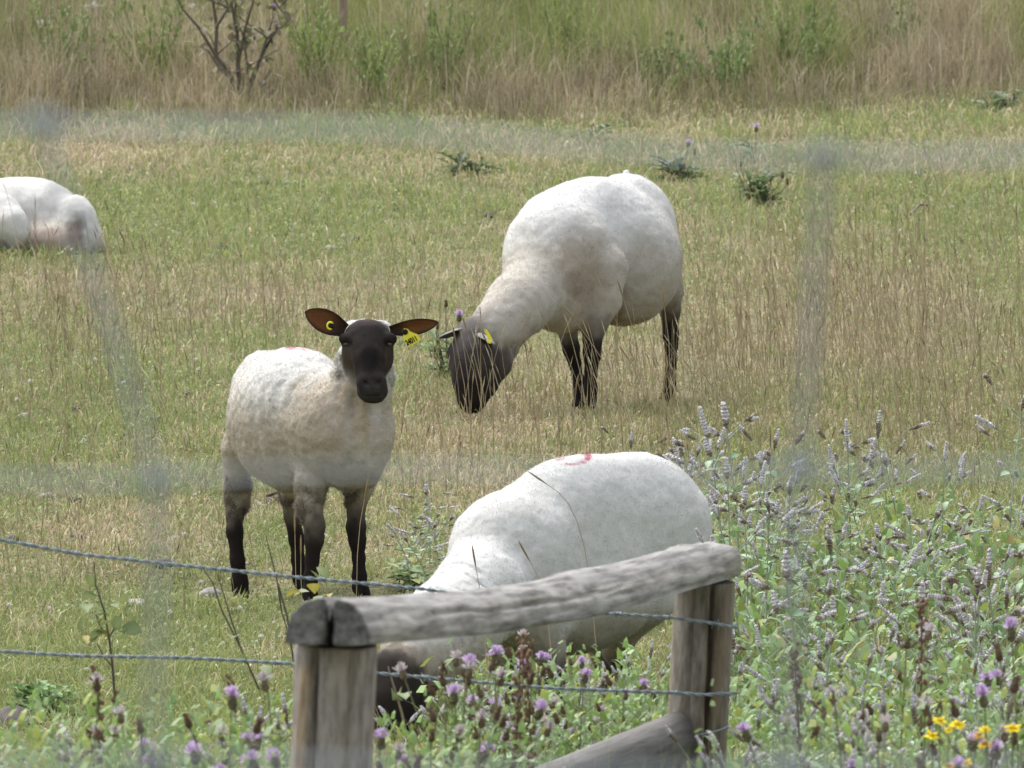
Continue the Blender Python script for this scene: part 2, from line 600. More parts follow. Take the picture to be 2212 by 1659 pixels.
# ---- sheep standing and facing the camera
def build_sheep_standing():
    S = View(442.4, 608.3, .4667, 37.95)
    fw = yaw_dir(62); R = yaw_axes(fw)
    fl = Field()
    fl.ell(S(328, 535, .27), (.17, .118, .128), yaw_axes(fw, -.1), WHITE)
    fl.ell(S(262, 372, .24), (.05, .03, .022), R, WHITE, .05)
    fl.ell(S(405, 655, .08), (.26, .160, .195), R, CREAM, .05)
    fl.ell(S(430, 560, .05), (.22, .13, .15), R, WHITE, .05)
    fl.ell(S(610, 680, -.13), (.16, .135, .155), R, CREAM, .05)
    fl.ell(S(712, 718, -.19), (.11, .095, .12), R, CREAM, .04)
    fl.ell(S(785, 720, -.15), (.06, .04, .075), R, CREAM, .03)
    fl.ell(S(700, 880, -.16), (.06, .07, .055), R, DIRTY, .04)
    fl.chain(S.pts([(690, 600, -.16, .098), (728, 480, -.19, .074), (742, 340, -.20, .062)]), CREAM, .04)
    fl.cone(S(676, 212, -.165), .020, S(832, 210, -.165), .020, WHITE, .02)
    # neck ruff behind the jaw
    fl.chain(S.pts([(655, 330, -.19, .022), (650, 440, -.19, .03), (690, 540, -.22, .04)]), CREAM, .02)
    fl.chain(S.pts([(830, 360, -.17, .018), (818, 450, -.18, .026), (790, 560, -.22, .033)]), CREAM, .02)
    # head
    fl.cone(S(750, 272, -.23), .0590, S(760, 360, -.285), .0455, DARK2, .015)
    fl.cone(S(760, 360, -.285), .0450, S(772, 478, -.335), .0385, DARK, .012)
    fl.ell(S(755, 240, -.20), (.055, .06, .028), R, SLATE, .03)
    fl.cone(S(748, 470, -.345), .026, S(798, 470, -.345), .026, DARK2, .015)
    fl.cone(S(766, 430, -.25), .035, S(778, 512, -.315), .030, DARK2, .02)
    fl.cone(S(742, 512, -.335), .022, S(812, 512, -.335), .022, SLATE, .012)
    fl.cone(S(755, 533, -.318), .017, S(806, 533, -.318), .017, DARK2, .008)
    for x, sx in ((660, -1), (850, 1)):
        fl.ell(S(x, 262, -.248), (.026, .02, .017), yaw_axes((1, -.4 * sx)), DARK, .012)
        fl.ell(S(x + 22 * -sx, 345, -.245), (.026, .03, .048), R, (.036, .027, .021), .025)
        fl.ell(S(x - sx * 3, 290, -.272), (.014, .012, .0095), R, DARK, .006, cut=True)
    for x, sx in ((752, -1), (800, 1)):
        fl.cone(S(x - 3 * sx, 478, -.372), .0048, S(x + 9 * sx, 462, -.366), .0042, DARK, .004, cut=True)
    fl.cone(S(776, 488, -.376), .003, S(778, 515, -.362), .003, DARK, .003, cut=True)
    fl.cone(S(735, 520, -.352), .003, S(778, 528, -.36), .003, DARK, .003, cut=True)
    fl.cone(S(778, 528, -.36), .003, S(818, 520, -.352), .003, DARK, .003, cut=True)
    # legs
    hc = (.018, .015, .014)
    fl.chain(S.pts([(260, 640, .22, .10), (175, 770, .27, .058), (150, 880, .29, .037), (146, 1010, .30, .030), (140, 1075, .30, .0245), (138, 1160, .28, .0225), (152, 1290, .27, .0195), (162, 1390, .27, .0225), (168, 1450, .265, .0225)]),
             [CREAM, DIRTY, GREYW, BROWNW, DARK, DARK, DARK, DARK], .015)
    hoof(fl, S, 168, 1464, .265, .025, fw)
    fl.chain(S.pts([(440, 840, .2, .08), (402, 985, .26, .034), (404, 1080, .27, .0235), (425, 1195, .27, .0215), (432, 1290, .27, .0185), (440, 1360, .27, .021), (444, 1392, .27, .022)]),
             [DIRTY, BROWNW, DARK, DARK, DARK, DARK], .012)
    hoof(fl, S, 446, 1402, .265, .023, fw)
    fl.chain(S.pts([(520, 760, -.1, .10), (492, 910, -.14, .047), (497, 1030, -.16, .028), (508, 1130, -.17, .0285), (507, 1190, -.17, .027), (497, 1290, -.17, .0185), (492, 1365, -.175, .0195), (486, 1440, -.18, .0215)]),
             [CREAM, GREYW, BROWNW, DARK2, DARK, DARK, DARK], .012)
    hoof(fl, S, 482, 1468, -.185, .025, fw)
    fl.chain(S.pts([(722, 800, -.12, .072), (712, 950, -.10, .040), (700, 1060, -.09, .0245), (700, 1140, -.09, .027), (706, 1200, -.09, .0235), (712, 1280, -.09, .0175), (716, 1360, -.09, .0195), (720, 1425, -.09, .022)]),
             [DIRTY, BROWNW, DARK2, DARK, DARK, DARK, DARK], .012)
    hoof(fl, S, 721, 1440, -.09, .025, fw)
    # shaggy cuffs and belly tags
    fl.chain(S.pts([(455, 940, -.15, .02), (450, 1020, -.16, .014), (452, 1100, -.165, .009)]), GREYW, .012)
    fl.chain(S.pts([(196, 960, .29, .016), (186, 1040, .29, .010)]), GREYW, .01)
    base = S(470, 1440, .05); base[2] = 0.0

    def ridges(V):
        u = (V - S(560, 700, -.05)) @ R[0]
        w = (V - S(560, 700, -.05)) @ R[2]
        ph = u * 110 + w * 22 + 6 * vnoise(V[:, 0] * 9, V[:, 1] * 9, V[:, 2] * 9, 3)
        m = sstep(.16, .03, np.abs(u + .02)) * sstep(-.24, -.10, w) * sstep(.2, .08, w)
        out = .0024 * np.sin(ph) * m
        # folds of skin from neck to brisket and behind the foreleg
        for a, b, r_, amt in ((S(640, 470, -.24), S(560, 830, -.24), .012, -.007), (S(690, 540, -.27), S(668, 850, -.28), .013, -.008), (S(770, 560, -.28), S(778, 830, -.28), .012, -.007), (S(430, 770, -.06), S(436, 960, -.12), .013, -.012),
                              (S(632, 380, -.17), S(642, 560, -.2), .016, -.012), (S(605, 480, -.22), S(520, 800, -.22), .016, .005), (S(665, 500, -.26), S(620, 830, -.27), .015, .005), (S(735, 560, -.28), S(728, 830, -.29), .016, .005), (S(200, 560, .2), S(190, 760, .22), .016, -.006), (S(610, 950, -.16), S(690, 960, -.17), .018, -.008)):
            d = b - a; hh = np.clip(((V - a) @ d) / (d @ d), 0, 1)
            wob = .006 * (vnoise(V[:, 2] * 22, 3.1, 0, 88) - .5)
            e = np.linalg.norm(V - a - hh[:, None] * d, axis=1) + wob
            out = out + amt * np.exp(-(e / r_) ** 2)
        return out

    def paint(V, N, C):
        z = V[:, 2]
        n = fbm(V[:, 0] * 9, V[:, 1] * 9, V[:, 2] * 9, 21, 3)
        wool = sstep(.22, .38, C[:, 0])[:, None]
        # clean close-clipped fleece along the back, greasy fawn staple lower down
        zt = S(300, 640, .1)[2]
        q = V - S(560, 700, -.05)
        st = fbm(q @ R[0] * 26, q @ R[2] * 3.5 + q @ R[0] * 6, q @ R[1] * 10, 23, 3)
        n = .5 * n + .5 * st
        front = sstep(-.12, .12, q @ R[0])
        zt = zt + .11 * front
        lo = sstep(zt + .13, zt - .05, z + .26 * (n - .5))[:, None] * wool
        C = C * (1 - .85 * lo) + np.array((.395, .345, .275)) * .85 * lo
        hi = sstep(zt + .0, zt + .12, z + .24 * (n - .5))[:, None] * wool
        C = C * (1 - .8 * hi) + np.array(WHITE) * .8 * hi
        C = blob(C, V, S(540, 690, -.2), (.10, .12, .13), (.345, .29, .22), .7, 3)
        C = blob(C, V, S(690, 600, -.25), (.05, .1, .16), (.34, .285, .21), .7, 4)
        C = blob(C, V, S(640, 850, -.2), (.1, .12, .07), (.25, .215, .17), .6, 5)
        C = blob(C, V, S(720, 930, -.2), (.08, .12, .05), (.23, .20, .165), .6, 6)
        C = blob(C, V, S(470, 960, .0), (.16, .2, .05), (.27, .235, .19), .55, 7)
        C = blob(C, V, S(790, 620, -.2), (.03, .1, .12), (.52, .50, .45), .6, 8)
        # tan partings and pale staple running down the shoulder and chest
        def streak(C, a, b, r, col, s, sd):
            a, b = np.array(a), np.array(b); d = b - a
            h = np.clip(((V - a) @ d) / (d @ d), 0, 1)
            e = np.linalg.norm(V - a - h[:, None] * d, axis=1) / (r * (.5 + .9 * vnoise(V[:, 2] * 16, sd, 0, sd)))
            w = (s * (1 - sstep(.35, 1.0, e + .5 * (fbm(V[:, 0] * 40, V[:, 1] * 40, V[:, 2] * 14, sd) - .5))))[:, None]
            return C * (1 - w) + np.array(col) * w
        C = streak(C, S(590, 480, -.22), S(480, 800, -.2), .030, (.35, .295, .215), .7, 41)
        C = streak(C, S(640, 500, -.26), S(600, 800, -.27), .026, (.34, .28, .205), .65, 42)
        C = streak(C, S(620, 440, -.22), S(560, 700, -.24), .012, (.50, .48, .43), .6, 43)
        C = streak(C, S(668, 520, -.27), S(665, 760, -.29), .012, (.43, .40, .345), .45, 44)
        C = streak(C, S(735, 560, -.29), S(745, 730, -.29), .020, (.37, .30, .19), .7, 45)
        C = streak(C, S(775, 560, -.29), S(770, 800, -.29), .016, (.44, .41, .36), .45, 46)
        C = streak(C, S(820, 560, -.24), S(840, 800, -.2), .016, (.34, .29, .22), .6, 47)
        C = streak(C, S(420, 420, .02), S(300, 700, .0), .012, (.56, .55, .52), .6, 48)
        C = streak(C, S(500, 420, -.06), S(390, 760, -.1), .014, (.36, .30, .225), .45, 49)
        # raddle mark and bits of chaff on the back
        C = blob(C, V, S(445, 306, .1), (.045, .09, .018), (.50, .16, .22), .8, 9, 1.4)
        ch = vnoise(V[:, 0] * 70, V[:, 1] * 70, V[:, 2] * 70, 31)
        m = .7 * (sstep(.88, .93, ch) * sstep(.45, .6, fbm(V[:, 0] * 7, V[:, 1] * 7, V[:, 2] * 7, 8)))[:, None] * wool
        C = C * (1 - .6 * m) + np.array((.10, .085, .06)) * .6 * m
        C = blob(C, V, S(755, 205, -.22), (.035, .06, .03), (.085, .062, .052), .7, 10)
        C = blob(C, V, S(672, 350, -.26), (.022, .05, .04), (.065, .045, .033), .7, 11)
        C = blob(C, V, S(846, 350, -.26), (.018, .05, .04), (.055, .039, .03), .7, 12)
        C = blob(C, V, S(765, 330, -.34), (.034, .05, .08), (.011, .0095, .010), .9, 13)
        C = blob(C, V, S(776, 495, -.37), (.035, .03, .028), (.055, .05, .052), .7, 14)
        return C

    def mask(V, C):
        return .25 + .75 * sstep(.1, .3, C[:, 0])

    def shaggy(V, C):
        # unshorn cuffs above the knees and hocks, and the belly edge
        m = 0 * V[:, 0]
        for c, rr in ((S(150, 960, .29), .075), (S(150, 1040, .29), .045), (S(470, 1000, -.15), .07), (S(455, 1080, -.16), .035), (S(640, 975, -.15), .07), (S(610, 1000, -.1), .05), (S(410, 985, .25), .05), (S(660, 400, -.2), .06), (S(850, 420, -.19), .05)):
            m = np.maximum(m, sstep(rr, rr * .5, np.linalg.norm(V - c, axis=1)))
        return m * (vnoise(V[:, 0] * 60, V[:, 1] * 60, V[:, 2] * 60, 77) ** 2) * (.15 + .85 * sstep(.05, .16, C[:, 0])) + 1e-6

    ears = [ear_mesh(S(652, 226, -.21), S(464, 139, -.24), .034, (0.15, -1, -.05), .55, wprof=EAR_W),
            ear_mesh(S(856, 224, -.21), S(1082, 189, -.23), .0255, (-.1, -1, -.42), .62)]
    root, V, N, C = finish_sheep('sheep', 'black faced shorn sheep standing and looking ahead with a numbered yellow ear tag', S, fl, .0044, base, paint, ears, mask, 46000, ridges, .0034, shaggy, seed=2)
    for x, sx in ((652, -1), (856, 1)):
        add_eye(root, S(x + 2 * -sx, 290, -.256), .0094, (sx * .75, -1, -.1))
    bl = tuple(root.location)
    # numbered tag hanging from one ear
    nr = (0.05, -1, .12)
    pl = plate('ear_tag', [S(*q, -.262) for q in ((922, 216), (940, 219), (950, 230), (966, 237), (984, 243), (1001, 270), (974, 286), (945, 303), (930, 285), (920, 262), (918, 236))], nr, .002, M_TAG, root, bl)
    dcen = S(927, 233, -.265)
    v, f = ball(dcen - np.array(bl), (.0085, .003, .0085))
    link('tag_stud', mesh_np('tag_stud', v, [f]), M_INK, pl)
    o = S(936, 297, -.2655); ox = S(1000, 264, -.2655) - o
    text_mesh('tag_number', '24011', .0142, o, ox, S(924, 262, -.2655) - o, M_INK, pl, bl, .0002, .0005, 1.55)
    # round button tag in the other ear
    V2, F2 = [], []
    bc = S(580, 203, -.246); n_ = 22
    for i in range(n_):
        a = 2 * math.pi * i / n_
        for r_, d_ in ((.0125, 0), (.0115, -.0028), (.0075, -.0028), (.0068, 0)):
            V2.append(bc + np.array((r_ * math.cos(a) * .86, d_ - .004 + .003 * math.cos(a), r_ * math.sin(a))))
    for i in range(n_):
        for j in range(3):
            a = i * 4 + j; b2 = ((i + 1) % n_) * 4 + j
            F2.append((a, b2, b2 + 1, a + 1))
    bt = link('ear_tag', mesh_np('button_tag', np.array(V2) - np.array(bl), [np.array(F2)]), M_TAG, root)
    v, f = ball(bc + np.array((.004, -.004, -.001)) - np.array(bl), (.0085, .003, .0085))
    link('tag_stud', mesh_np('button_stud', v, [f]), M_INK, bt)
    return root

# ---- ewe grazing behind
def build_sheep_grazing():
    S = View(884.8, 331.8, .3667, 43.35)
    fw = yaw_dir(50, True); R = yaw_axes(fw)
    fl = Field()
    fl.ell(S(1262, 474, .28), (.195, .155, .198), yaw_axes(fw, .05), WHITE, .07)
    fl.ell(S(1262, 640, .1), (.205, .18, .207), R, CREAM, .06)
    fl.ell(S(1090, 510, .05), (.22, .155, .205), R, WHITE, .06)
    fl.ell(S(898, 622, -.15), (.160, .155, .192), R, CREAM, .07)
    fl.ell(S(805, 432, -.06), (.085, .08, .078), R, WHITE, .07)
    fl.ell(S(930, 430, .0), (.16, .12, .115), R, WHITE, .07)
    fl.ell(S(728, 600, -.18), (.08, .09, .11), R, WHITE, .09)
    fl.ell(S(1050, 730, -.13), (.09, .07, .15), R, CREAM, .08)
    fl.ell(S(900, 930, -.2), (.09, .08, .07), R, DIRTY, .05)
    fl.chain(S.pts([(780, 760, -.25, .128), (640, 892, -.38, .094), (535, 1000, -.45, .077), (470, 1065, -.49, .072)]), CREAM, .05)
    fl.chain(S.pts([(545, 1080, -.43, .066), (560, 1160, -.44, .04)]), GREYW, .04)
    # head
    fl.chain(S.pts([(400, 1100, -.5, .078), (378, 1225, -.56, .078), (365, 1340, -.59, .06), (362, 1430, -.60, .045), (365, 1465, -.595, .039)]), [SLATE, DARK, DARK, DARK], .015)
    fl.chain(S.pts([(490, 1130, -.45, .068), (500, 1230, -.48, .054), (440, 1360, -.545, .04), (400, 1440, -.585, .032)]), [SLATE, DARK2, DARK], .02)
    fl.ell(S(275, 1165, -.56), (.03, .025, .03), R, DARK, .02)
    fl.ell(S(430, 1165, -.60), (.03, .025, .022), R, DARK, .02)
    # legs
    fl.chain(S.pts([(1100, 700, -.15, .105), (1115, 860, -.18, .072), (1090, 985, -.2, .046), (1076, 1110, -.2, .029), (1076, 1180, -.2, .0285), (1068, 1290, -.2, .0195), (1066, 1390, -.2, .0205), (1062, 1468, -.205, .022)]),
             [CREAM, GREYW, DARK2, DARK, DARK, DARK, DARK], .015)
    hoof(fl, S, 1060, 1488, -.21, .025, fw)
    fl.chain(S.pts([(905, 940, -.06, .07), (932, 1060, -.06, .029), (952, 1150, -.06, .0265), (972, 1230, -.06, .0195), (994, 1330, -.06, .0185), (1004, 1400, -.07, .0205), (1006, 1454, -.075, .022)]),
             [DIRTY, DARK2, DARK, DARK, DARK, DARK], .015)
    hoof(fl, S, 1004, 1474, -.08, .024, fw)
    fl.chain(S.pts([(1460, 640, .25, .09), (1535, 810, .29, .042), (1540, 930, .32, .029), (1537, 1070, .34, .0255), (1544, 1130, .33, .0185), (1540, 1270, .32, .0165), (1532, 1350, .31, .0195), (1528, 1420, .305, .0215)]),
             [CREAM, BROWNW, DARK, DARK, DARK, DARK, DARK], .015)
    hoof(fl, S, 1525, 1436, .30, .025, fw)
    fl.chain(S.pts([(1440, 700, .38, .07), (1528, 900, .42, .034), (1536, 1050, .44, .024), (1538, 1250, .43, .016), (1534, 1370, .42, .02)]),
             [CREAM, DARK2, DARK, DARK], .015)
    hoof(fl, S, 1534, 1410, .42, .023, fw)
    fl.cone(S(1275, 112, .33), .012, S(1288, 96, .36), .004, WHITE, .012)
    base = S(1080, 1460, .05); base[2] = 0

    def ridges(V):
        d = S(535, 1000, -.45) - S(780, 760, -.25); L = np.linalg.norm(d); d /= L
        q = V - S(780, 760, -.25)
        u = q @ d
        m = sstep(-.02, .05, u) * sstep(L + .06, L - .02, u)
        ph = u * 150 + 5 * vnoise(V[:, 0] * 14, V[:, 1] * 14, V[:, 2] * 14, 6)
        cr = -np.exp(-((q - (S(740, 670, -.4) - S(780, 760, -.25))) @ np.array([.6, .2, .75])) ** 2 / .00005) * .006
        return (.0010 * np.sin(ph) + 0 * cr) * m * sstep(.35, .6, vnoise(V[:, 0] * 16, V[:, 1] * 16, V[:, 2] * 16, 61))

    def paint(V, N, C):
        n = fbm(V[:, 0] * 8, V[:, 1] * 8, V[:, 2] * 8, 41, 3)
        wool = sstep(.22, .38, C[:, 0])[:, None]
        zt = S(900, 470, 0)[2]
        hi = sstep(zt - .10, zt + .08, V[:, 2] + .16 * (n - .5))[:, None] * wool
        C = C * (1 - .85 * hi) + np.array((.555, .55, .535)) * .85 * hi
        C = blob(C, V, S(1020, 660, -.30), (.17, .16, .16), (.38, .33, .27), .5, 5, .8)
        C = blob(C, V, S(1000, 620, -.30), (.09, .12, .10), (.31, .255, .195), .4, 25, 1.0)
        C = blob(C, V, S(1080, 780, -.3), (.10, .12, .10), (.31, .26, .205), .6, 6)
        C = blob(C, V, S(960, 760, -.3), (.05, .1, .06), (.23, .185, .14), .6, 7)
        C = blob(C, V, S(1330, 830, .05), (.22, .2, .12), (.36, .32, .27), .6, 8)
        C = blob(C, V, S(1215, 850, .0), (.05, .2, .10), (.20, .15, .11), .8, 9)  # shade in the gap between foreleg and belly, painted into the wool
        C = blob(C, V, S(1300, 1000, .05), (.2, .2, .03), (.26, .2, .13), .6, 10)
        C = blob(C, V, S(640, 1040, -.4), (.14, .14, .06), (.32, .285, .245), .6, 11)
        C = blob(C, V, S(560, 1150, -.45), (.05, .1, .10), (.30, .265, .24), .6, 12)
        C = blob(C, V, S(665, 575, -.4), (.012, .1, .012), (.20, .15, .12), .85, 13)
        C = blob(C, V, S(1605, 690, .3), (.02, .1, .05), (.55, .45, .30), .7, 14)
        C = blob(C, V, S(560, 1240, -.52), (.03, .06, .07), (.085, .065, .056), .7, 15)
        C = blob(C, V, S(360, 1010, -.52), (.07, .08, .04), (.13, .12, .115), .6, 16)
        return C

    def mask(V, C):
        return .12 + .88 * sstep(.1, .3, C[:, 0])
    grey = dict(inner=(.10, .085, .08), rim=(.05, .045, .043), back=(.27, .265, .27))
    ears = [ear_mesh(S(335, 1030, -.52), S(172, 1078, -.56), .022, (.1, -.6, -1), .5, .05, **grey),
            ear_mesh(S(400, 1060, -.56), S(500, 1112, -.62), .024, (-.1, -.45, -1), .6, .1, **grey)]
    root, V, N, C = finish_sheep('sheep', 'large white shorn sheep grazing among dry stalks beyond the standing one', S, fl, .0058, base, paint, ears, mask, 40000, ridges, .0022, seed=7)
    bl = tuple(root.location)
    add_eye(root, S(262, 1195, -.575), .009, (-1, -.5, 0))
    add_eye(root, S(455, 1195, -.612), .009, (.6, -1, 0))
    plate('ear_tag', [S(*q, -.66) for q in ((438, 1034), (456, 1036), (472, 1060), (492, 1098), (480, 1104), (458, 1080))], (.2, -1, .3), .002, M_TAG, root, bl)
    plate('ear_tag', [S(*q, -.65) for q in ((455, 1098), (470, 1100), (482, 1106), (478, 1120), (455, 1114))], (.1, -1, -.2), .002, M_TAG, root, bl)
    return root

# ---- sheep grazing behind the rail
def build_sheep_near():
    S = View(553, 940, .5, 35.4)
    fw = yaw_dir(40, True); R = yaw_axes(fw)
    fl = Field()
    fl.ell(S(1650, 440, .25), (.215, .165, .205), yaw_axes(fw, 0), WHITE, .07)
    fl.ell(S(1460, 380, .12), (.30, .12, .178), R, WHITE, .10)
    fl.ell(S(1290, 440, -.02), (.22, .12, .17), yaw_axes(fw, -.35), WHITE, .10)
    fl.ell(S(1380, 660, .05), (.27, .17, .175), R, CREAM, .06)
    fl.ell(S(1095, 550, -.15), (.175, .155, .192), R, WHITE, .055)
    fl.ell(S(1240, 640, -.14), (.085, .08, .19), R, WHITE, .05)
    fl.chain(S.pts([(970, 690, -.32, .133), (830, 830, -.48, .113), (710, 945, -.60, .092), (650, 1010, -.65, .08)]), [WHITE, CREAM, DIRTY], .05)
    fl.chain(S.pts([(610, 1050, -.69, .084), (580, 1160, -.74, .068), (562, 1255, -.77, .047), (558, 1290, -.775, .04)]), [DARK2, DARK, DARK], .015)
    fl.chain(S.pts([(660, 1090, -.65, .062), (640, 1180, -.69, .048), (590, 1270, -.755, .034)]), [DARK2, DARK], .02)
    fl.chain(S.pts([(1200, 800, -.2, .1), (1262, 920, -.2, .046), (1290, 1000, -.2, .029), (1292, 1060, -.2, .027), (1288, 1140, -.2, .0195), (1285, 1190, -.2, .022)]),
             [CREAM, BROWNW, DARK, DARK, DARK], .015)
    hoof(fl, S, 1284, 1205, -.2, .024, fw)
    fl.chain(S.pts([(1090, 850, -.05, .08), (1098, 970, -.05, .032), (1095, 1040, -.05, .027), (1088, 1120, -.05, .0195), (1085, 1165, -.05, .022)]), [DIRTY, DARK2, DARK, DARK], .015)
    hoof(fl, S, 1084, 1180, -.05, .024, fw)
    fl.chain(S.pts([(1620, 690, .2, .12), (1565, 840, .25, .058), (1555, 925, .28, .038), (1585, 1010, .28, .025), (1592, 1080, .28, .02), (1588, 1125, .28, .022)]), [CREAM, GREYW, DARK2, DARK, DARK], .015)
    hoof(fl, S, 1586, 1140, .28, .024, fw)
    fl.chain(S.pts([(1480, 830, .35, .07), (1498, 960, .37, .028), (1505, 1040, .37, .02), (1502, 1100, .37, .022)]), [DIRTY, DARK2, DARK], .015)
    hoof(fl, S, 1500, 1112, .37, .023, fw)
    base = S(1300, 1180, .0); base[2] = 0

    def ridges(V):
        a = S(970, 690, -.32); d = S(710, 945, -.6) - a; L = np.linalg.norm(d); d /= L
        q = V - a; u = q @ d
        m = sstep(-.12, .0, u) * sstep(L + .05, L, u)
        ph = u * 170 + 7 * vnoise(V[:, 0] * 13, V[:, 1] * 13, V[:, 2] * 13, 6)
        cr = sstep(.55, 1.0, np.sin(ph)) * sstep(.42, .6, vnoise(V[:, 0] * 20, V[:, 1] * 20, V[:, 2] * 20, 62))
        return -.0055 * cr * m

    def paint(V, N, C):
        n = fbm(V[:, 0] * 8, V[:, 1] * 8, V[:, 2] * 8, 51, 3)
        wool = sstep(.22, .38, C[:, 0])[:, None]
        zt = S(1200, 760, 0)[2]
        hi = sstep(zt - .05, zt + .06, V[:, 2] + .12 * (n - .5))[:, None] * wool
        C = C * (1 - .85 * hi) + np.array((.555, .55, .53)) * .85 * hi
        lo = sstep(zt + .02, zt - .10, V[:, 2] + .1 * (n - .5))[:, None] * wool  # grey-brown belly wool, with the shade under the body painted in
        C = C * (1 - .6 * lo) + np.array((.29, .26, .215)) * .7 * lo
        # oval raddle ring
        c = S(1376, 106, .0)
        q = V - c
        e = np.sqrt((q[:, 0] / .041) ** 2 + (q[:, 2] / .0125) ** 2 + 0 * q[:, 1]) + .35 * (fbm(V[:, 0] * 60, V[:, 1] * 60, V[:, 2] * 60, 9) - .5)
        near = sstep(.5, .3, np.abs(q[:, 1]))
        m = (np.exp(-((e - .86) / .24) ** 2) * near * sstep(.22, .55, fbm(V[:, 0] * 45, V[:, 1] * 45, V[:, 2] * 45, 19)))[:, None]
        C = C * (1 - .85 * m) + np.array((.33, .085, .12)) * .85 * m
        C = blob(C, V, S(1436, 100, 0), (.014, .2, .011), (.30, .075, .11), .8, 3)
        C = blob(C, V, S(1110, 290, -.15), (.12, .2, .06), (.55, .53, .48), .35, 12)
        return C

    def mask(V, C):
        return .12 + .88 * sstep(.1, .3, C[:, 0])
    grey = dict(inner=(.06, .05, .045), rim=(.03, .028, .026), back=(.09, .085, .082))
    ears = [ear_mesh(S(560, 1010, -.69), S(440, 1045, -.73), .024, (.1, -.6, -1), .5, .05, **grey),
            ear_mesh(S(670, 1015, -.68), S(770, 1075, -.72), .024, (-.1, -.45, -1), .6, .1, **grey)]
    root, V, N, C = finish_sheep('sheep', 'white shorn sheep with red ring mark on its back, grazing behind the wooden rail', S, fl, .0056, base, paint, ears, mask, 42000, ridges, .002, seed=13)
    add_eye(root, S(488, 1125, -.70), .009, (-1, -.4, 0))
    add_eye(root, S(640, 1125, -.745), .009, (1, -.8, 0))
    return root

# ---- sheep lying down
def build_sheep_lying():
    S = View(0, 0, .35, 48.6)
    fw = yaw_dir(14, True); R = yaw_axes(fw)
    fl = Field()
    fl.ell(S(60, 1375, .1), (.26, .17, .165), R, WHITE, .05)
    fl.ell(S(250, 1370, .1), (.15, .15, .145), R, WHITE, .05)
    fl.ell(S(470, 1420, .0), (.078, .11, .128), R, WHITE, .03)
    fl.ell(S(330, 1500, -.02), (.19, .16, .085), R, CREAM, .04)
    fl.chain(S.pts([(10, 1310, -.12, .07), (70, 1390, -.18, .062), (110, 1450, -.2, .046)]), WHITE, .02)
    fl.ell(S(-300, 1390, .0), (.2, .16, .16), R, WHITE, .05)
    fl.chain(S.pts([(-420, 1300, .0, .12), (-540, 1150, -.02, .085), (-590, 1090, -.03, .075)]), WHITE, .04)
    fl.chain(S.pts([(-610, 1080, -.03, .075), (-700, 1150, -.06, .055), (-760, 1200, -.08, .042)]), [DARK2, DARK], .015)
    fl.chain(S.pts([(470, 1510, -.1, .055), (400, 1575, -.15, .03), (300, 1590, -.16, .022), (220, 1590, -.16, .022)]), [CREAM, DARK2, DARK], .015)
    fl.chain(S.pts([(110, 1470, -.2, .04), (120, 1550, -.2, .024), (130, 1590, -.18, .022)]), [CREAM, DARK2], .015)
    base = S(100, 1600, .05); base[2] = 0

    def paint(V, N, C):
        C = blob(C, V, S(470, 1440, -.12), (.050, .3, .085), (.13, .092, .072), 1.0, 3, .7)  # dark brown patch in the crease of the haunch
        C = blob(C, V, S(270, 1500, -.1), (.14, .3, .08), (.27, .215, .18), .8, 4, 1.0)
        C = blob(C, V, S(360, 1560, -.1), (.18, .2, .04), (.27, .23, .195), .6, 5)
        C = blob(C, V, S(10, 1350, -.3), (.03, .1, .05), (.42, .35, .30), .7, 6)
        C = blob(C, V, S(70, 1500, -.25), (.06, .1, .04), (.38, .35, .31), .5, 8)
        C = blob(C, V, S(385, 1200, -.05), (.008, .1, .022), (.25, .2, .16), .8, 9)
        return C

    def mask(V, C):
        return .12 + .88 * sstep(.1, .3, C[:, 0])
    ears = [ear_mesh(S(-590, 1050, -.09), S(-520, 1120, -.17), .022, (-.2, -1, -.3), .5)]
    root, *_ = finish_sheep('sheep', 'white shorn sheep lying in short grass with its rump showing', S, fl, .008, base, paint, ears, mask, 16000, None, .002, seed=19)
    add_eye(root, S(-660, 1100, -.12), .012, (-.6, -1, 0))
    return root

SHEEP = [build_sheep_standing(), build_sheep_grazing(), build_sheep_near(), build_sheep_lying()]

# ------------------------------------------------------------------ the lie of the land
def land_base(x, y):
    x, y = np.asarray(x, float), np.asarray(y, float)
    t = np.maximum(31.0 - y, 0)
    t1 = np.minimum(t, 11.2)
    z = .0065 * t1 ** 2 + .146 * np.clip(t - 11.2, 0, 13.8) + .035 * np.clip(t - 25.0, 0, 12)
    far = sstep(31, 35, y)
    z = z + far * ((fbm(x / 1.3, y / 2.2, 0, 71, 2) - .5) * .07 + (fbm(x / .35, y / .5, 0, 72, 2) - .5) * .022)
    z = z + .05 * np.clip(y - 62, 0, 60)
    return z

_H = np.array(HOOVES)
_sg = .24
_A = np.exp(-((_H[:, None, :2] - _H[None, :, :2]) ** 2).sum(-1) / (2 * _sg ** 2)) + 1e-4 * np.eye(len(_H))
_W = np.linalg.solve(_A, _H[:, 2] - land_base(_H[:, 0], _H[:, 1]))
def land(x, y):
    x, y = np.asarray(x, float), np.asarray(y, float)
    z = land_base(x, y)
    for i in range(len(_H)):
        z = z + _W[i] * np.exp(-((x - _H[i, 0]) ** 2 + (y - _H[i, 1]) ** 2) / (2 * _sg ** 2))
    return z

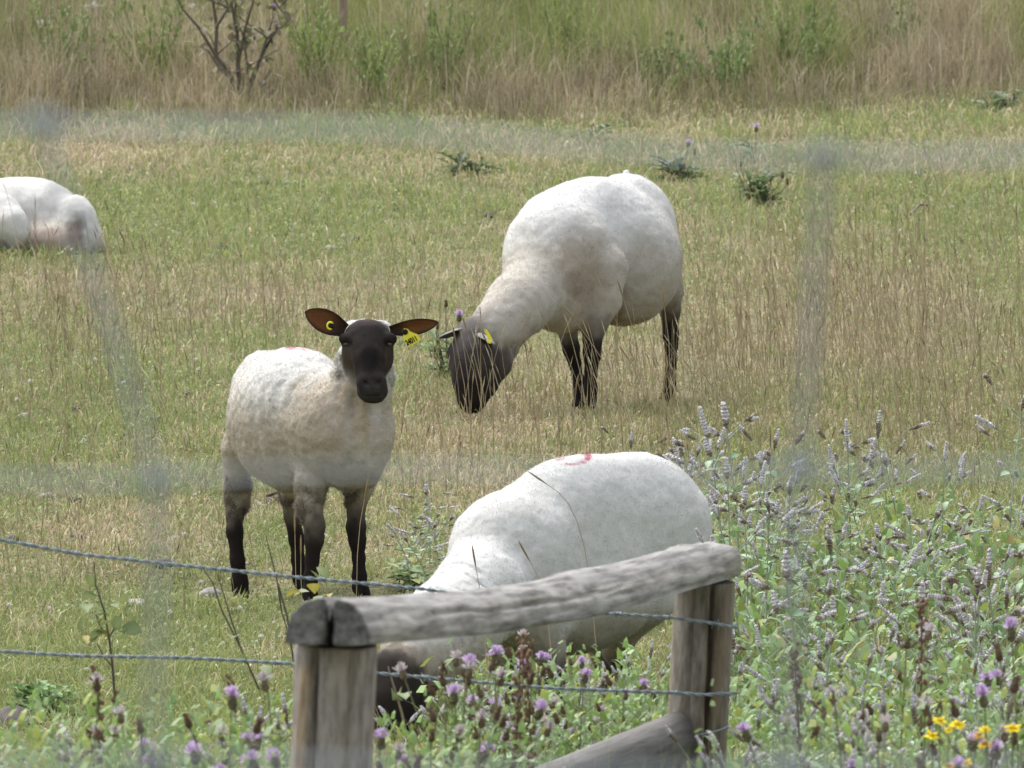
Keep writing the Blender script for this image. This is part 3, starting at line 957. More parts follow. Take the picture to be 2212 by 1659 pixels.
# dry (1) and green (0) patches of the pasture: u, v, spread, amount
PATCH = [(300, 320, 420, 60, .25), (450, 470, 420, 70, -.30), (600, 500, 160, 40, -.22), (1050, 430, 300, 60, -.12), (1750, 260, 420, 60, .0),
         (1900, 480, 320, 60, -.14), (200, 620, 420, 60, .36), (700, 640, 300, 70, .22), (150, 860, 260, 130, -.12), (1900, 700, 460, 150, .34),
         (1350, 780, 220, 120, .20), (1000, 960, 260, 90, .24), (1100, 1040, 160, 60, .14), (230, 1160, 160, 45, .30), (300, 1300, 420, 90, -.22), (420, 1290, 60, 30, .10),
         (250, 1480, 420, 120, -.34), (900, 1120, 160, 60, -.06), (1900, 1250, 420, 220, -.30), (1640, 980, 460, 60, .10), (2050, 950, 220, 60, .1),
         (560, 980, 120, 60, .1), (100, 1050, 200, 60, .10)]
def dryness(x, y):
    u, v = to_uv(x, y)
    d = .315 + 0 * u
    for pu, pv, su, sv, a in PATCH:
        d = d + a * np.exp(-((u - pu) / su) ** 2 - ((v - pv) / sv) ** 2)
    d = d + .55 * (fbm(x / .9, y / 2.2, 0, 81, 3) - .5) + .5 * (fbm(x / .22, y / .5, 0, 82, 2) - .5)
    return np.clip(d, 0.03, .97)

GREENS = np.array([(.235, .275, .092), (.28, .305, .115), (.195, .245, .085), (.22, .27, .12), (.31, .315, .13)])
TANS = np.array([(.47, .40, .255), (.40, .325, .205), (.54, .475, .335), (.43, .36, .215), (.33, .265, .175)])

def build_ground():
    def lines(a):
        return np.unique(np.round(np.concatenate(a), 4))
    ex = np.array([5, 6, 8, 11, 15, 22, 35, 60, 100, 180, 320, 600.])
    xs = lines([np.arange(-4, 4.01, .09), ex, -ex])
    ys = lines([np.array([-600, -300, -120, -50, -20, -8, -4.]), np.arange(-2, 31, .5), np.arange(31, 58, .09), np.arange(58, 75, .5), np.array([80, 90, 100, 122, 160, 250, 400, 900.])])
    X, Y = np.meshgrid(xs, ys, indexing='ij')
    Z = land(X, Y)
    V = np.stack([X, Y, Z], -1).reshape(-1, 3)
    nx, ny = X.shape
    i, j = np.meshgrid(np.arange(nx - 1), np.arange(ny - 1), indexing='ij')
    a = (i * ny + j).ravel()
    F = np.stack([a, a + ny, a + ny + 1, a + 1], 1)
    d = dryness(V[:, 0], V[:, 1])[:, None]
    soil = np.array((.075, .055, .035))
    C = (GREENS.mean(0) * .55 * (1 - d) + TANS.mean(0) * .5 * d) * .75 + soil * .25
    m, nt, p = new_mat('turf')
    at = nt.nodes.new('ShaderNodeAttribute'); at.attribute_name = 'Col'
    tc = nt.nodes.new('ShaderNodeTexCoord')
    n1 = nt.nodes.new('ShaderNodeTexNoise'); n1.inputs['Scale'].default_value = 35; n1.inputs['Detail'].default_value = 6
    nt.links.new(tc.outputs['Object'], n1.inputs['Vector'])
    mr = nt.nodes.new('ShaderNodeMapRange'); mr.inputs['From Min'].default_value = .3; mr.inputs['From Max'].default_value = .7
    mr.inputs['To Min'].default_value = .55; mr.inputs['To Max'].default_value = 1.35
    nt.links.new(n1.outputs['Fac'], mr.inputs['Value'])
    mx = nt.nodes.new('ShaderNodeVectorMath'); mx.operation = 'SCALE'
    nt.links.new(at.outputs['Color'], mx.inputs[0]); nt.links.new(mr.outputs['Result'], mx.inputs['Scale'])
    nt.links.new(mx.outputs['Vector'], p.inputs['Base Color'])
    p.inputs['Roughness'].default_value = .95; p.inputs['Specular IOR Level'].default_value = .1
    b = nt.nodes.new('ShaderNodeBump'); b.inputs['Strength'].default_value = .6; b.inputs['Distance'].default_value = .02
    nt.links.new(n1.outputs['Fac'], b.inputs['Height']); nt.links.new(b.outputs['Normal'], p.inputs['Normal'])
    o = link('ground', mesh_np('ground', V, [F], C), m)
    tag(o, kind='structure')

build_ground()

# ------------------------------------------------------------------ grass
def blade_mesh(name, x, y, L, W, lean, az, colb, colt, curve=.5, face=None, z0=None, mat=None, kind='stuff', mid=.55):
    """Bent two-segment blades: a quad and a tip each."""
    n = len(x)
    z = land(x, y) - .004 if z0 is None else z0
    face = rng.uniform(0, 2 * np.pi, n) if face is None else face
    P = np.stack([x, y, z], 1)
    dirh = np.stack([np.cos(az), np.sin(az), 0 * az], 1)
    wv = np.stack([np.cos(face), np.sin(face), 0 * face], 1) * (W / 2)[:, None]
    up = np.array([0, 0, 1.0])
    l1, l2 = lean * (1 - curve), np.minimum(lean * (1 + curve), 1.9)
    d1 = up * np.cos(l1)[:, None] + dirh * np.sin(l1)[:, None]
    d2 = up * np.cos(l2)[:, None] + dirh * np.sin(l2)[:, None]
    M = P + d1 * (L * mid)[:, None]
    T = M + d2 * (L * (1 - mid))[:, None]
    V = np.stack([P - wv, P + wv, M + wv * .8, M - wv * .8, T], 1).reshape(-1, 3)
    i = np.arange(n) * 5
    Q = np.stack([i, i + 1, i + 2, i + 3], 1)
    Tr = np.stack([i + 3, i + 2, i + 4], 1)
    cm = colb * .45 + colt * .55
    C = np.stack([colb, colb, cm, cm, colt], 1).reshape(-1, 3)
    o = link(name, mesh_np(name, V, [Q, Tr], C, smooth=False), mat or M_GRASS)
    if kind: tag(o, kind=kind)
    return o

def scatter(n, y0, y1, extra, side=0.0):
    """Random ground points inside the field of view plus a margin (side: only the strips beyond it)."""
    y = rng.uniform(y0, y1, n)
    hw = 1106 / FU * y + .15
    if side:
        x = rng.uniform(0, side, n) + hw + extra
        x = np.where(rng.random(n) < .5, x, -x)
    else:
        x = rng.uniform(-1, 1, n) * (hw + extra)
    return x, y

def near_sheep(x, y):
    m = np.zeros(len(x), bool)
    return m

def grass_colours(x, y, n, shift=0.0):
    d = dryness(x, y) + shift
    isd = rng.random(n) < np.clip((d - .5) * 1.5 + .5, .04, .96)
    g = GREENS[rng.integers(0, len(GREENS), n)]
    t = TANS[rng.integers(0, len(TANS), n)]
    c = np.where(isd[:, None], t, g) * rng.uniform(.75, 1.25, (n, 1))
    return c, isd

def trampled(x, y):
    m = np.ones(len(x))
    for h in HOOVES:
        m = np.minimum(m, .30 + .70 * sstep(.05, .20, np.hypot(x - h[0], (y - h[1]) * .55)))
    return m

def short_grass():
    parts = [scatter(175000, 33.2, 44, .15), scatter(110000, 44, 56.5, .2), scatter(26000, 33, 56, .15, 2.6), scatter(14000, 22, 33.2, .8)]
    x = np.concatenate([p[0] for p in parts]); y = np.concatenate([p[1] for p in parts])
    n = len(x)
    c, isd = grass_colours(x, y, n)
    tuft = fbm(x / .16, y / .3, 0, 91, 2)
    L = rng.uniform(.020, .055, n) * (.5 + 1.0 * tuft) * np.where(isd, 1.15, 1.0)
    L = L * (1 + .5 * sstep(44, 55, y))
    W = rng.uniform(.0030, .0055, n) * (1 + .25 * sstep(42, 55, y))
    lean = np.abs(rng.normal(.45, .35, n)) + np.where(isd, .12, 0)
    az = rng.uniform(0, 2 * np.pi, n)
    lean = np.minimum(lean * 1.5 + .15, 1.35)
    u, v = to_uv(x, y)
    lush = np.exp(-((u - 1900) / 420) ** 2 - ((v - 1330) / 230) ** 2) + np.exp(-((u - 1100) / 420) ** 2 - ((v - 1560) / 130) ** 2) + .5 * np.exp(-((u - 150) / 300) ** 2 - ((v - 1500) / 130) ** 2)
    L = L * (1 + 1.8 * np.clip(lush, 0, 1)) * trampled(x, y)
    c = c * (1 + .12 * (tuft[:, None] - .5))
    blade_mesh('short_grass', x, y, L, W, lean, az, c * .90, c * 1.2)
    # low clover and plantain leaves between the blades
    a = scatter(30000, 33.2, 56, .15); x, y = a
    d = dryness(x, y)
    k = rng.random(len(x)) < np.clip(1.15 - 1.5 * d + .9 * (fbm(x / .14, y / .25, 0, 97, 2) - .5), .02, .9)
    x, y = x[k], y[k]; n = len(x)
    L = rng.uniform(.008, .017, n); az = rng.uniform(0, 6.283, n)
    c = np.array([(.20, .25, .085), (.22, .265, .11), (.17, .22, .09), (.25, .275, .10)])[rng.integers(0, 4, n)] * rng.uniform(.8, 1.25, (n, 1))
    blade_mesh('clover_leaves', x, y, L, L * rng.uniform(.5, .8, n), rng.uniform(.7, 1.5, n), az, c * .9, c * 1.1, curve=.15, face=az + 1.57, z0=land(x, y) + rng.uniform(.008, .035, n), mat=M_LEAF)

STALKS = [(1850, 830, 420, 130, .8), (1350, 915, 260, 55, .6), (1000, 890, 170, 45, .3), (1800, 640, 420, 110, .45), (250, 720, 350, 110, .45),
          (640, 700, 300, 80, .25), (120, 900, 220, 90, .38), (1050, 1000, 240, 80, .55), (900, 1130, 110, 60, .3), (400, 1080, 300, 90, .25), (2050, 1000, 260, 90, .7),
          (1500, 1000, 260, 60, .6), (200, 1250, 300, 120, .14), (1900, 480, 420, 60, .12), (1900, 320, 420, 60, .10)]
def dry_stalks():
    n0 = 60000
    x1, y1 = scatter(n0, 33.2, 52, .15)
    x2, y2 = scatter(9000, 33.2, 52, .15, 2.4)
    x, y = np.concatenate([x1, x2]), np.concatenate([y1, y2])
    u, v = to_uv(x, y)
    d = .02 + 0 * u
    for pu, pv, su, sv, a in STALKS:
        d = d + a * np.exp(-((u - pu) / su) ** 2 - ((v - pv) / sv) ** 2)
    d = d * (.35 + 1.3 * fbm(x / .35, y / .7, 0, 95, 2))
    k = rng.random(len(x)) < d * .30
    k &= rng.random(len(x)) < trampled(x, y) ** 1.5
    x, y, d = x[k], y[k], d[k]
    n = len(x)
    z = land(x, y) - .005
    tall = rng.random(n)
    L = (.10 + .17 * rng.random(n)) * (.7 + .7 * np.clip(d, 0, 1)) + np.where(tall > .86, .14, 0)
    az = rng.uniform(0, 2 * np.pi, n); az = np.where(rng.random(n) < .35, rng.normal(np.pi, .5, n), az)
    lean = np.abs(rng.normal(.16, .16, n))
    bend = rng.uniform(.0, .35, n) ** 1.5
    dh = np.stack([np.cos(az), np.sin(az), 0 * az], 1)
    up = np.array([0, 0, 1.])
    P0 = np.stack([x, y, z], 1)
    P1 = P0 + (up * np.cos(lean)[:, None] + dh * np.sin(lean)[:, None]) * (L * .55)[:, None]
    l2 = lean + bend
    P2 = P1 + (up * np.cos(l2)[:, None] + dh * np.sin(l2)[:, None]) * (L * .45)[:, None]
    l3 = l2 + bend * 1.2
    hl = rng.uniform(.03, .065, n) * np.where(tall > .86, 1.2, .9)
    dhd = up * np.cos(l3)[:, None] + dh * np.sin(l3)[:, None]
    P3 = P2 + dhd * (hl * .45)[:, None]
    P4 = P3 + dhd * (hl * .55)[:, None]
    r = rng.uniform(.0008, .0012, n) * (1 + .2 * sstep(40, 50, y))
    hr = rng.uniform(.0013, .0026, n)
    rad = [r * 1.2, r, r * .8, hr, r * .3]
    colr = TANS[rng.integers(0, 4, n)] * rng.uniform(.9, 1.3, (n, 1))
    dark = (rng.random(n) < .24)[:, None]
    hcol = np.where(dark, np.array((.22, .155, .10)), colr * 1.0) * rng.uniform(.8, 1.25, (n, 1))
    rings, cols = [], []
    for P, q, c in zip((P0, P1, P2, P3, P4), rad, (colr * .8, colr, colr * .95, hcol, hcol)):
        for j in range(3):
            a = 2 * np.pi * j / 3
            rings.append(P + np.stack([np.cos(a) * q, np.sin(a) * q, 0 * q], 1)); cols.append(c)
    V = np.stack(rings, 1).reshape(-1, 3); C = np.stack(cols, 1).reshape(-1, 3)
    b = np.arange(n) * 15
    F = []
    for s in range(4):
        for j in range(3):
            F.append(np.stack([b + s * 3 + j, b + s * 3 + (j + 1) % 3, b + s * 3 + 3 + (j + 1) % 3, b + s * 3 + 3 + j], 1))
    o = link('dry_grass_stalks', mesh_np('dry_grass_stalks', V, [np.concatenate(F)], np.clip(C, 0, .8)), M_GRASS)
    tag(o, kind='stuff')

def tall_bank():
    """Rank grass and weeds along the far edge of the pasture."""
    xs, ys = [], []
    a = scatter(88000, 54.2, 63, .3); b = scatter(14000, 54.2, 63, .3, 2.8); c = scatter(9000, 63, 76, 2.0)
    x = np.concatenate([a[0], b[0], c[0]]); y = np.concatenate([a[1], b[1], c[1]])
    n = len(x)
    edge = 54.9 + 2.2 * (fbm(x / .55, 0 * x, 0, 101, 2) - .5) + np.clip(x, 0, 3) * 0.45
    k = (y > edge - 1.0) & (rng.random(n) < .25 + .75 * sstep(-1.0, .8, y - edge))
    x, y, edge = x[k], y[k], edge[k]; n = len(x)
    u, v = to_uv(x, y)
    green = .40 + 1.5 * (fbm(x / .45, y / 1.2, 0, 103, 2) - .5) + .26 * sstep(55.6, 57.6, y)
    for pu, su, am in ((1600, 170, .25), (760, 140, .22), (250, 200, .15), (1250, 120, -.1), (2100, 200, -.45), (500, 90, -.2), (1750, 90, .15)):
        green = green + am * np.exp(-((u - pu) / su) ** 2)
    green = np.clip(green - .35 * sstep(1.2, 0, y - edge), .05, .93)
    isg = rng.random(n) < green
    G = np.array([(.215, .255, .075), (.25, .28, .09), (.17, .21, .07), (.29, .305, .115)])
    c = np.where(isg[:, None], G[rng.integers(0, 4, n)], TANS[rng.integers(0, 5, n)] * .86) * rng.uniform(.7, 1.2, (n, 1))
    L = rng.uniform(.16, .42, n) * (.28 + .72 * sstep(-1.0, 2.2, y - edge)) * (.35 + 1.3 * fbm(x / .22, y / .5, 0, 104, 2)) + .04
    L = np.where(rng.random(n) < .06, L * 1.6, L)
    W = rng.uniform(.0025, .0055, n)
    lean = np.abs(rng.normal(.42, .38, n)); az = rng.uniform(0, 2 * np.pi, n)
    dk = .62 + .75 * fbm(x / .3, y / .45, 0, 108, 2)
    c = c * dk[:, None]
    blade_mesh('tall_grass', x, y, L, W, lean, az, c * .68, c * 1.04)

short_grass()
dry_stalks()
tall_bank()

# ------------------------------------------------------------------ timber fence
def mat_wood(name, light, dark, warm, seed=0.0, zs=8):
    m, nt, p = new_mat(name)
    tc = nt.nodes.new('ShaderNodeTexCoord')
    mp = nt.nodes.new('ShaderNodeMapping'); mp.inputs['Scale'].default_value = (34, 34, zs); mp.inputs['Location'].default_value = (seed, seed * 2, seed)
    nt.links.new(tc.outputs['Object'], mp.inputs['Vector'])
    g = nt.nodes.new('ShaderNodeTexNoise'); g.inputs['Scale'].default_value = 1.6; g.inputs['Detail'].default_value = 8; g.inputs['Roughness'].default_value = .65
    nt.links.new(mp.outputs['Vector'], g.inputs['Vector'])
    mp2 = nt.nodes.new('ShaderNodeMapping'); mp2.inputs['Scale'].default_value = (9, 9, 2.2); mp2.inputs['Location'].default_value = (seed + 3, seed, 1)
    nt.links.new(tc.outputs['Object'], mp2.inputs['Vector'])
    h = nt.nodes.new('ShaderNodeTexNoise'); h.inputs['Scale'].default_value = 1.8; h.inputs['Detail'].default_value = 5
    nt.links.new(mp2.outputs['Vector'], h.inputs['Vector'])
    r1 = nt.nodes.new('ShaderNodeValToRGB')
    r1.color_ramp.elements[0].position = .36; r1.color_ramp.elements[0].color = (*dark, 1)
    r1.color_ramp.elements[1].position = .62; r1.color_ramp.elements[1].color = (*light, 1)
    nt.links.new(g.outputs['Fac'], r1.inputs['Fac'])
    r2 = nt.nodes.new('ShaderNodeMapRange'); r2.inputs['From Min'].default_value = .48; r2.inputs['From Max'].default_value = .68; r2.inputs['To Max'].default_value = .65
    nt.links.new(h.outputs['Fac'], r2.inputs['Value'])
    mx = nt.nodes.new('ShaderNodeMixRGB'); mx.inputs[2].default_value = (*warm, 1)
    nt.links.new(r2.outputs['Result'], mx.inputs[0]); nt.links.new(r1.outputs['Color'], mx.inputs[1])
    at = nt.nodes.new('ShaderNodeAttribute'); at.attribute_name = 'Col'
    ml = nt.nodes.new('ShaderNodeMixRGB'); ml.blend_type = 'MULTIPLY'; ml.inputs[0].default_value = 1
    nt.links.new(mx.outputs[0], ml.inputs[1]); nt.links.new(at.outputs['Color'], ml.inputs[2])
    nt.links.new(ml.outputs[0], p.inputs['Base Color'])
    p.inputs['Roughness'].default_value = .85; p.inputs['Specular IOR Level'].default_value = .2
    b = nt.nodes.new('ShaderNodeBump'); b.inputs['Strength'].default_value = .7; b.inputs['Distance'].default_value = .006
    nt.links.new(g.outputs['Fac'], b.inputs['Height']); nt.links.new(b.outputs['Normal'], p.inputs['Normal'])
    return m

M_WOOD_A = mat_wood('weathered_post', (.30, .275, .25), (.12, .108, .098), (.30, .245, .18), 1.0)
M_WOOD_B = mat_wood('weathered_post_dark', (.24, .215, .18), (.095, .083, .07), (.21, .165, .12), 4.0)
M_RAIL = mat_wood('lichened_rail', (.27, .26, .245), (.10, .095, .088), (.32, .315, .29), 7.0, 2.2)
M_BRACE = mat_wood('grey_brace', (.20, .19, .182), (.11, .105, .10), (.18, .172, .165), 9.0)
M_WIRE = mat_plain('galvanised_wire', (.25, .285, .32), .5, .5, .35, .35, 60)

def log_mesh(name, L, rx, ry, cracks=(), zf=3.2, flat=None, nz=70, nth=56, rough=.05, seed=0, taper=(1, 1), stripes=(), knobs=(), rnd=.012, bow=None, endtint=None, slit=None):
    """Log along local Z from 0 to L. cracks: (angle, half width rad, depth share, z0, z1). flat: cut everything with y below flat*ry."""
    th = np.linspace(0, 2 * np.pi, nth, endpoint=False)
    zz = np.linspace(0, L, nz)
    rings = []
    prof = [(0.0, .02), (0.0, .35), (0.0, .7), (0.0, 1 - rnd / rx)]
    T, Z = np.meshgrid(th, zz, indexing='ij')
    def shape(Tt, Zt, s):
        n = fbm(np.cos(Tt) * 1.6 + seed, np.sin(Tt) * 1.6, Zt * zf, 120 + seed, 3) - .5
        n2 = fbm(np.cos(Tt) * 6 + seed, np.sin(Tt) * 6, Zt * 1.4 * zf, 130 + seed, 2) - .5
        R = 1 + rough * 2.4 * n + rough * 1.4 * n2
        tp = taper[0] + (taper[1] - taper[0]) * Zt / L
        for (ka, kz, kr, kh) in knobs:
            R = R + kh * np.exp(-((np.angle(np.exp(1j * (Tt - ka)))) / .45) ** 2 - ((Zt - kz) / kr) ** 2)
        for (ca, cw, cd, z0, z1) in cracks:
            wob = ca + .10 * (vnoise(Zt * 4, 7.3, seed, 140) - .5) + .05 * (vnoise(Zt * 15, 2.3, seed, 141) - .5)
            m = sstep(z0 - .02, z0 + .02, Zt) * sstep(z1 + .10, z1 - .05, Zt)
            R = R - cd * m * np.exp(-(np.angle(np.exp(1j * (Tt - wob))) / cw) ** 2)
        x, y = np.cos(Tt) * rx * R * tp * s, np.sin(Tt) * ry * R * tp * s
        if flat is not None:
            fl_ = flat * ry * s if s < 1 else flat * ry
            y = np.where(y < flat * ry, flat * ry + (y - flat * ry) * .06, y)
        if bow is not None:
            t = Zt / L
            x = x + np.interp(t, bow[:, 0], bow[:, 1]); y = y + np.interp(t, bow[:, 0], bow[:, 2])
        return np.stack([x, y, Zt], -1)
    body = shape(T, Z, 1.0)                       # nth, nz, 3
    caps0, caps1 = [], []
    for s in (.04, .18, .32, .46, .6, .72, .84, .94, .985):
        c0 = shape(th, np.zeros(nth), s); c1 = shape(th, np.full(nth, L), s)
        dome = .02 * rx * (1 - s * s) + .004 * (fbm(c0[:, 0] * 40, c0[:, 1] * 40, 0, 150 + seed) - .5)
        c0[:, 2] = -dome - rnd * .6; c1[:, 2] = L + dome + rnd * .6
        if slit is not None:
            wob = slit[0] + .010 * (vnoise(c0[:, 1] * 45, 1.7, 0, 170) - .5)
            c0[:, 2] += .035 * np.exp(-((c0[:, 0] - wob) / (slit[1] * (1.25 - c0[:, 1] / ry * .8))) ** 2)
        caps0.append(c0); caps1.append(c1)
    rows = caps0 + [body[:, k] for k in range(nz)] + caps1[::-1]
    G = np.stack(rows, 0)                         # rows, nth, 3
    nr = len(rows)
    V = G.reshape(-1, 3)
    i, j = np.meshgrid(np.arange(nr - 1), np.arange(nth), indexing='ij')
    a = (i * nth + j).ravel(); b = (i * nth + (j + 1) % nth).ravel()
    F = np.stack([a, b, b + nth, a + nth], 1)
    F = np.concatenate([F])
    ends = [np.arange(nth)[::-1][None, :], (np.arange(nth) + (nr - 1) * nth)[None, :]]
    C = np.ones((nr, nth, 3))
    ang = np.arctan2(V[:, 1], V[:, 0]).reshape(nr, nth)
    for (sa, sw, col, z0, z1) in stripes:
        w = np.exp(-(np.angle(np.exp(1j * (ang - sa - .12 * (vnoise(G[..., 2] * 5, 1.1, 0, 160) - .5)))) / sw) ** 4) * sstep(z0, z0 + .08, G[..., 2]) * sstep(z1, z1 - .02, G[..., 2])
        C = C * (1 - w[..., None]) + C * np.array(col) * w[..., None]
    if endtint is not None:
        C[:10] *= np.array(endtint) * (.75 + .6 * fbm(G[:10, :, 0] * 60, G[:10, :, 1] * 18, 0, 175, 2))[..., None]
    if slit is not None:
        wob = slit[0] + .010 * (vnoise(G[:10, :, 1] * 45, 1.7, 0, 170) - .5)
        C[:10] *= (1 - .88 * np.exp(-((G[:10, :, 0] - wob) / (slit[1] * (1.25 - G[:10, :, 1] / ry * .8))) ** 2))[..., None]
    me = mesh_np(name, V, [F] + ends, C.reshape(-1, 3))
    return me

def place_log(o, p0, p1, roll_up=(0, 0, 1), rel=(0, 0, 0)):
    """Local Z from p0 to p1, local Y towards roll_up."""
    z = (Vector(p1) - Vector(p0)).normalized()
    y = Vector(roll_up); y = (y - z * y.dot(z)).normalized()
    x = y.cross(z)
    q = Vector(p0) - Vector(rel)
    o.matrix_local = Matrix(((x[0], y[0], z[0], q[0]), (x[1], y[1], z[1], q[1]), (x[2], y[2], z[2], q[2]), (0, 0, 0, 1)))

def tube_np(P, r, ns=6):
    P = np.asarray(P, float); n = len(P)
    T = np.gradient(P, axis=0); T /= np.linalg.norm(T, axis=1, keepdims=True) + 1e-12
    ref = np.where(np.abs(T[:, 2:3]) > .9, np.array([[1., 0, 0]]), np.array([[0, 0, 1.]]))
    A = np.cross(T, ref); A /= np.linalg.norm(A, axis=1, keepdims=True)
    B = np.cross(T, A)
    r = np.broadcast_to(np.asarray(r, float), (n,))
    a = np.linspace(0, 2 * np.pi, ns, endpoint=False)
    V = P[:, None] + r[:, None, None] * (A[:, None] * np.cos(a)[None, :, None] + B[:, None] * np.sin(a)[None, :, None])
    i, j = np.meshgrid(np.arange(n - 1), np.arange(ns), indexing='ij')
    q = (i * ns + j).ravel(); w = (i * ns + (j + 1) % ns).ravel()
    return V.reshape(-1, 3), np.stack([q, w, w + ns, q + ns], 1)

def join_np(parts):
    vs, fs, off = [], [], 0
    for v, f in parts:
        vs.append(v); fs.append(f + off); off += len(v)
    return np.concatenate(vs), np.concatenate(fs)

def resample(P, step):
    P = np.asarray(P, float)
    d = np.concatenate([[0], np.cumsum(np.linalg.norm(np.diff(P, axis=0), axis=1))])
    t = np.arange(0, d[-1], step)
    return np.stack([np.interp(t, d, P[:, k]) for k in range(3)], 1), t

def barbed_wire(root, base, pts, seed):
    P, t = resample(pts, .008)
    T = np.gradient(P, axis=0); T /= np.linalg.norm(T, axis=1, keepdims=True)
    A = np.cross(T, np.array([0, 0, 1.])); A /= np.linalg.norm(A, axis=1, keepdims=True); B = np.cross(T, A)
    strands = []
    for s in (0, np.pi):
        ph = t * 2 * np.pi / .055 + s
        strands.append(tube_np(P + (A * np.cos(ph)[:, None] + B * np.sin(ph)[:, None]) * .0022, .0023, 6))
    v, f = join_np(strands)
    w = link('barbed_wire', mesh_np('barbed_wire', v - base, [f]), M_WIRE, root)
    r = np.random.default_rng(seed)
    q = []
    pos = np.arange(.05, t[-1], .125) + r.normal(0, .018, len(np.arange(.05, t[-1], .125)))
    for d in pos:
        i = int(np.clip(d / .008, 1, len(P) - 2))
        c = P[i]
        th = np.linspace(0, 4 * np.pi, 20)
        coil = c + T[i] * np.linspace(-.008, .008, 20)[:, None] + (A[i] * np.cos(th)[:, None] + B[i] * np.sin(th)[:, None]) * .0042
        q.append(tube_np(coil, .0012, 4))
        for s in (-1, 1):
            a = r.uniform(0, 6.28)
            dr = A[i] * math.cos(a) + B[i] * math.sin(a)
            e = c + T[i] * .006 * s
            q.append(tube_np([e - dr * .012 + T[i] * .002, e, e + dr * .014], [.0004, .0013, .0004], 4))
    v, f = join_np(q)
    b = link('barbs', mesh_np('wire_barbs', v - base, [f]), M_WIRE, w)
    b['kind'] = 'stuff'
    return w

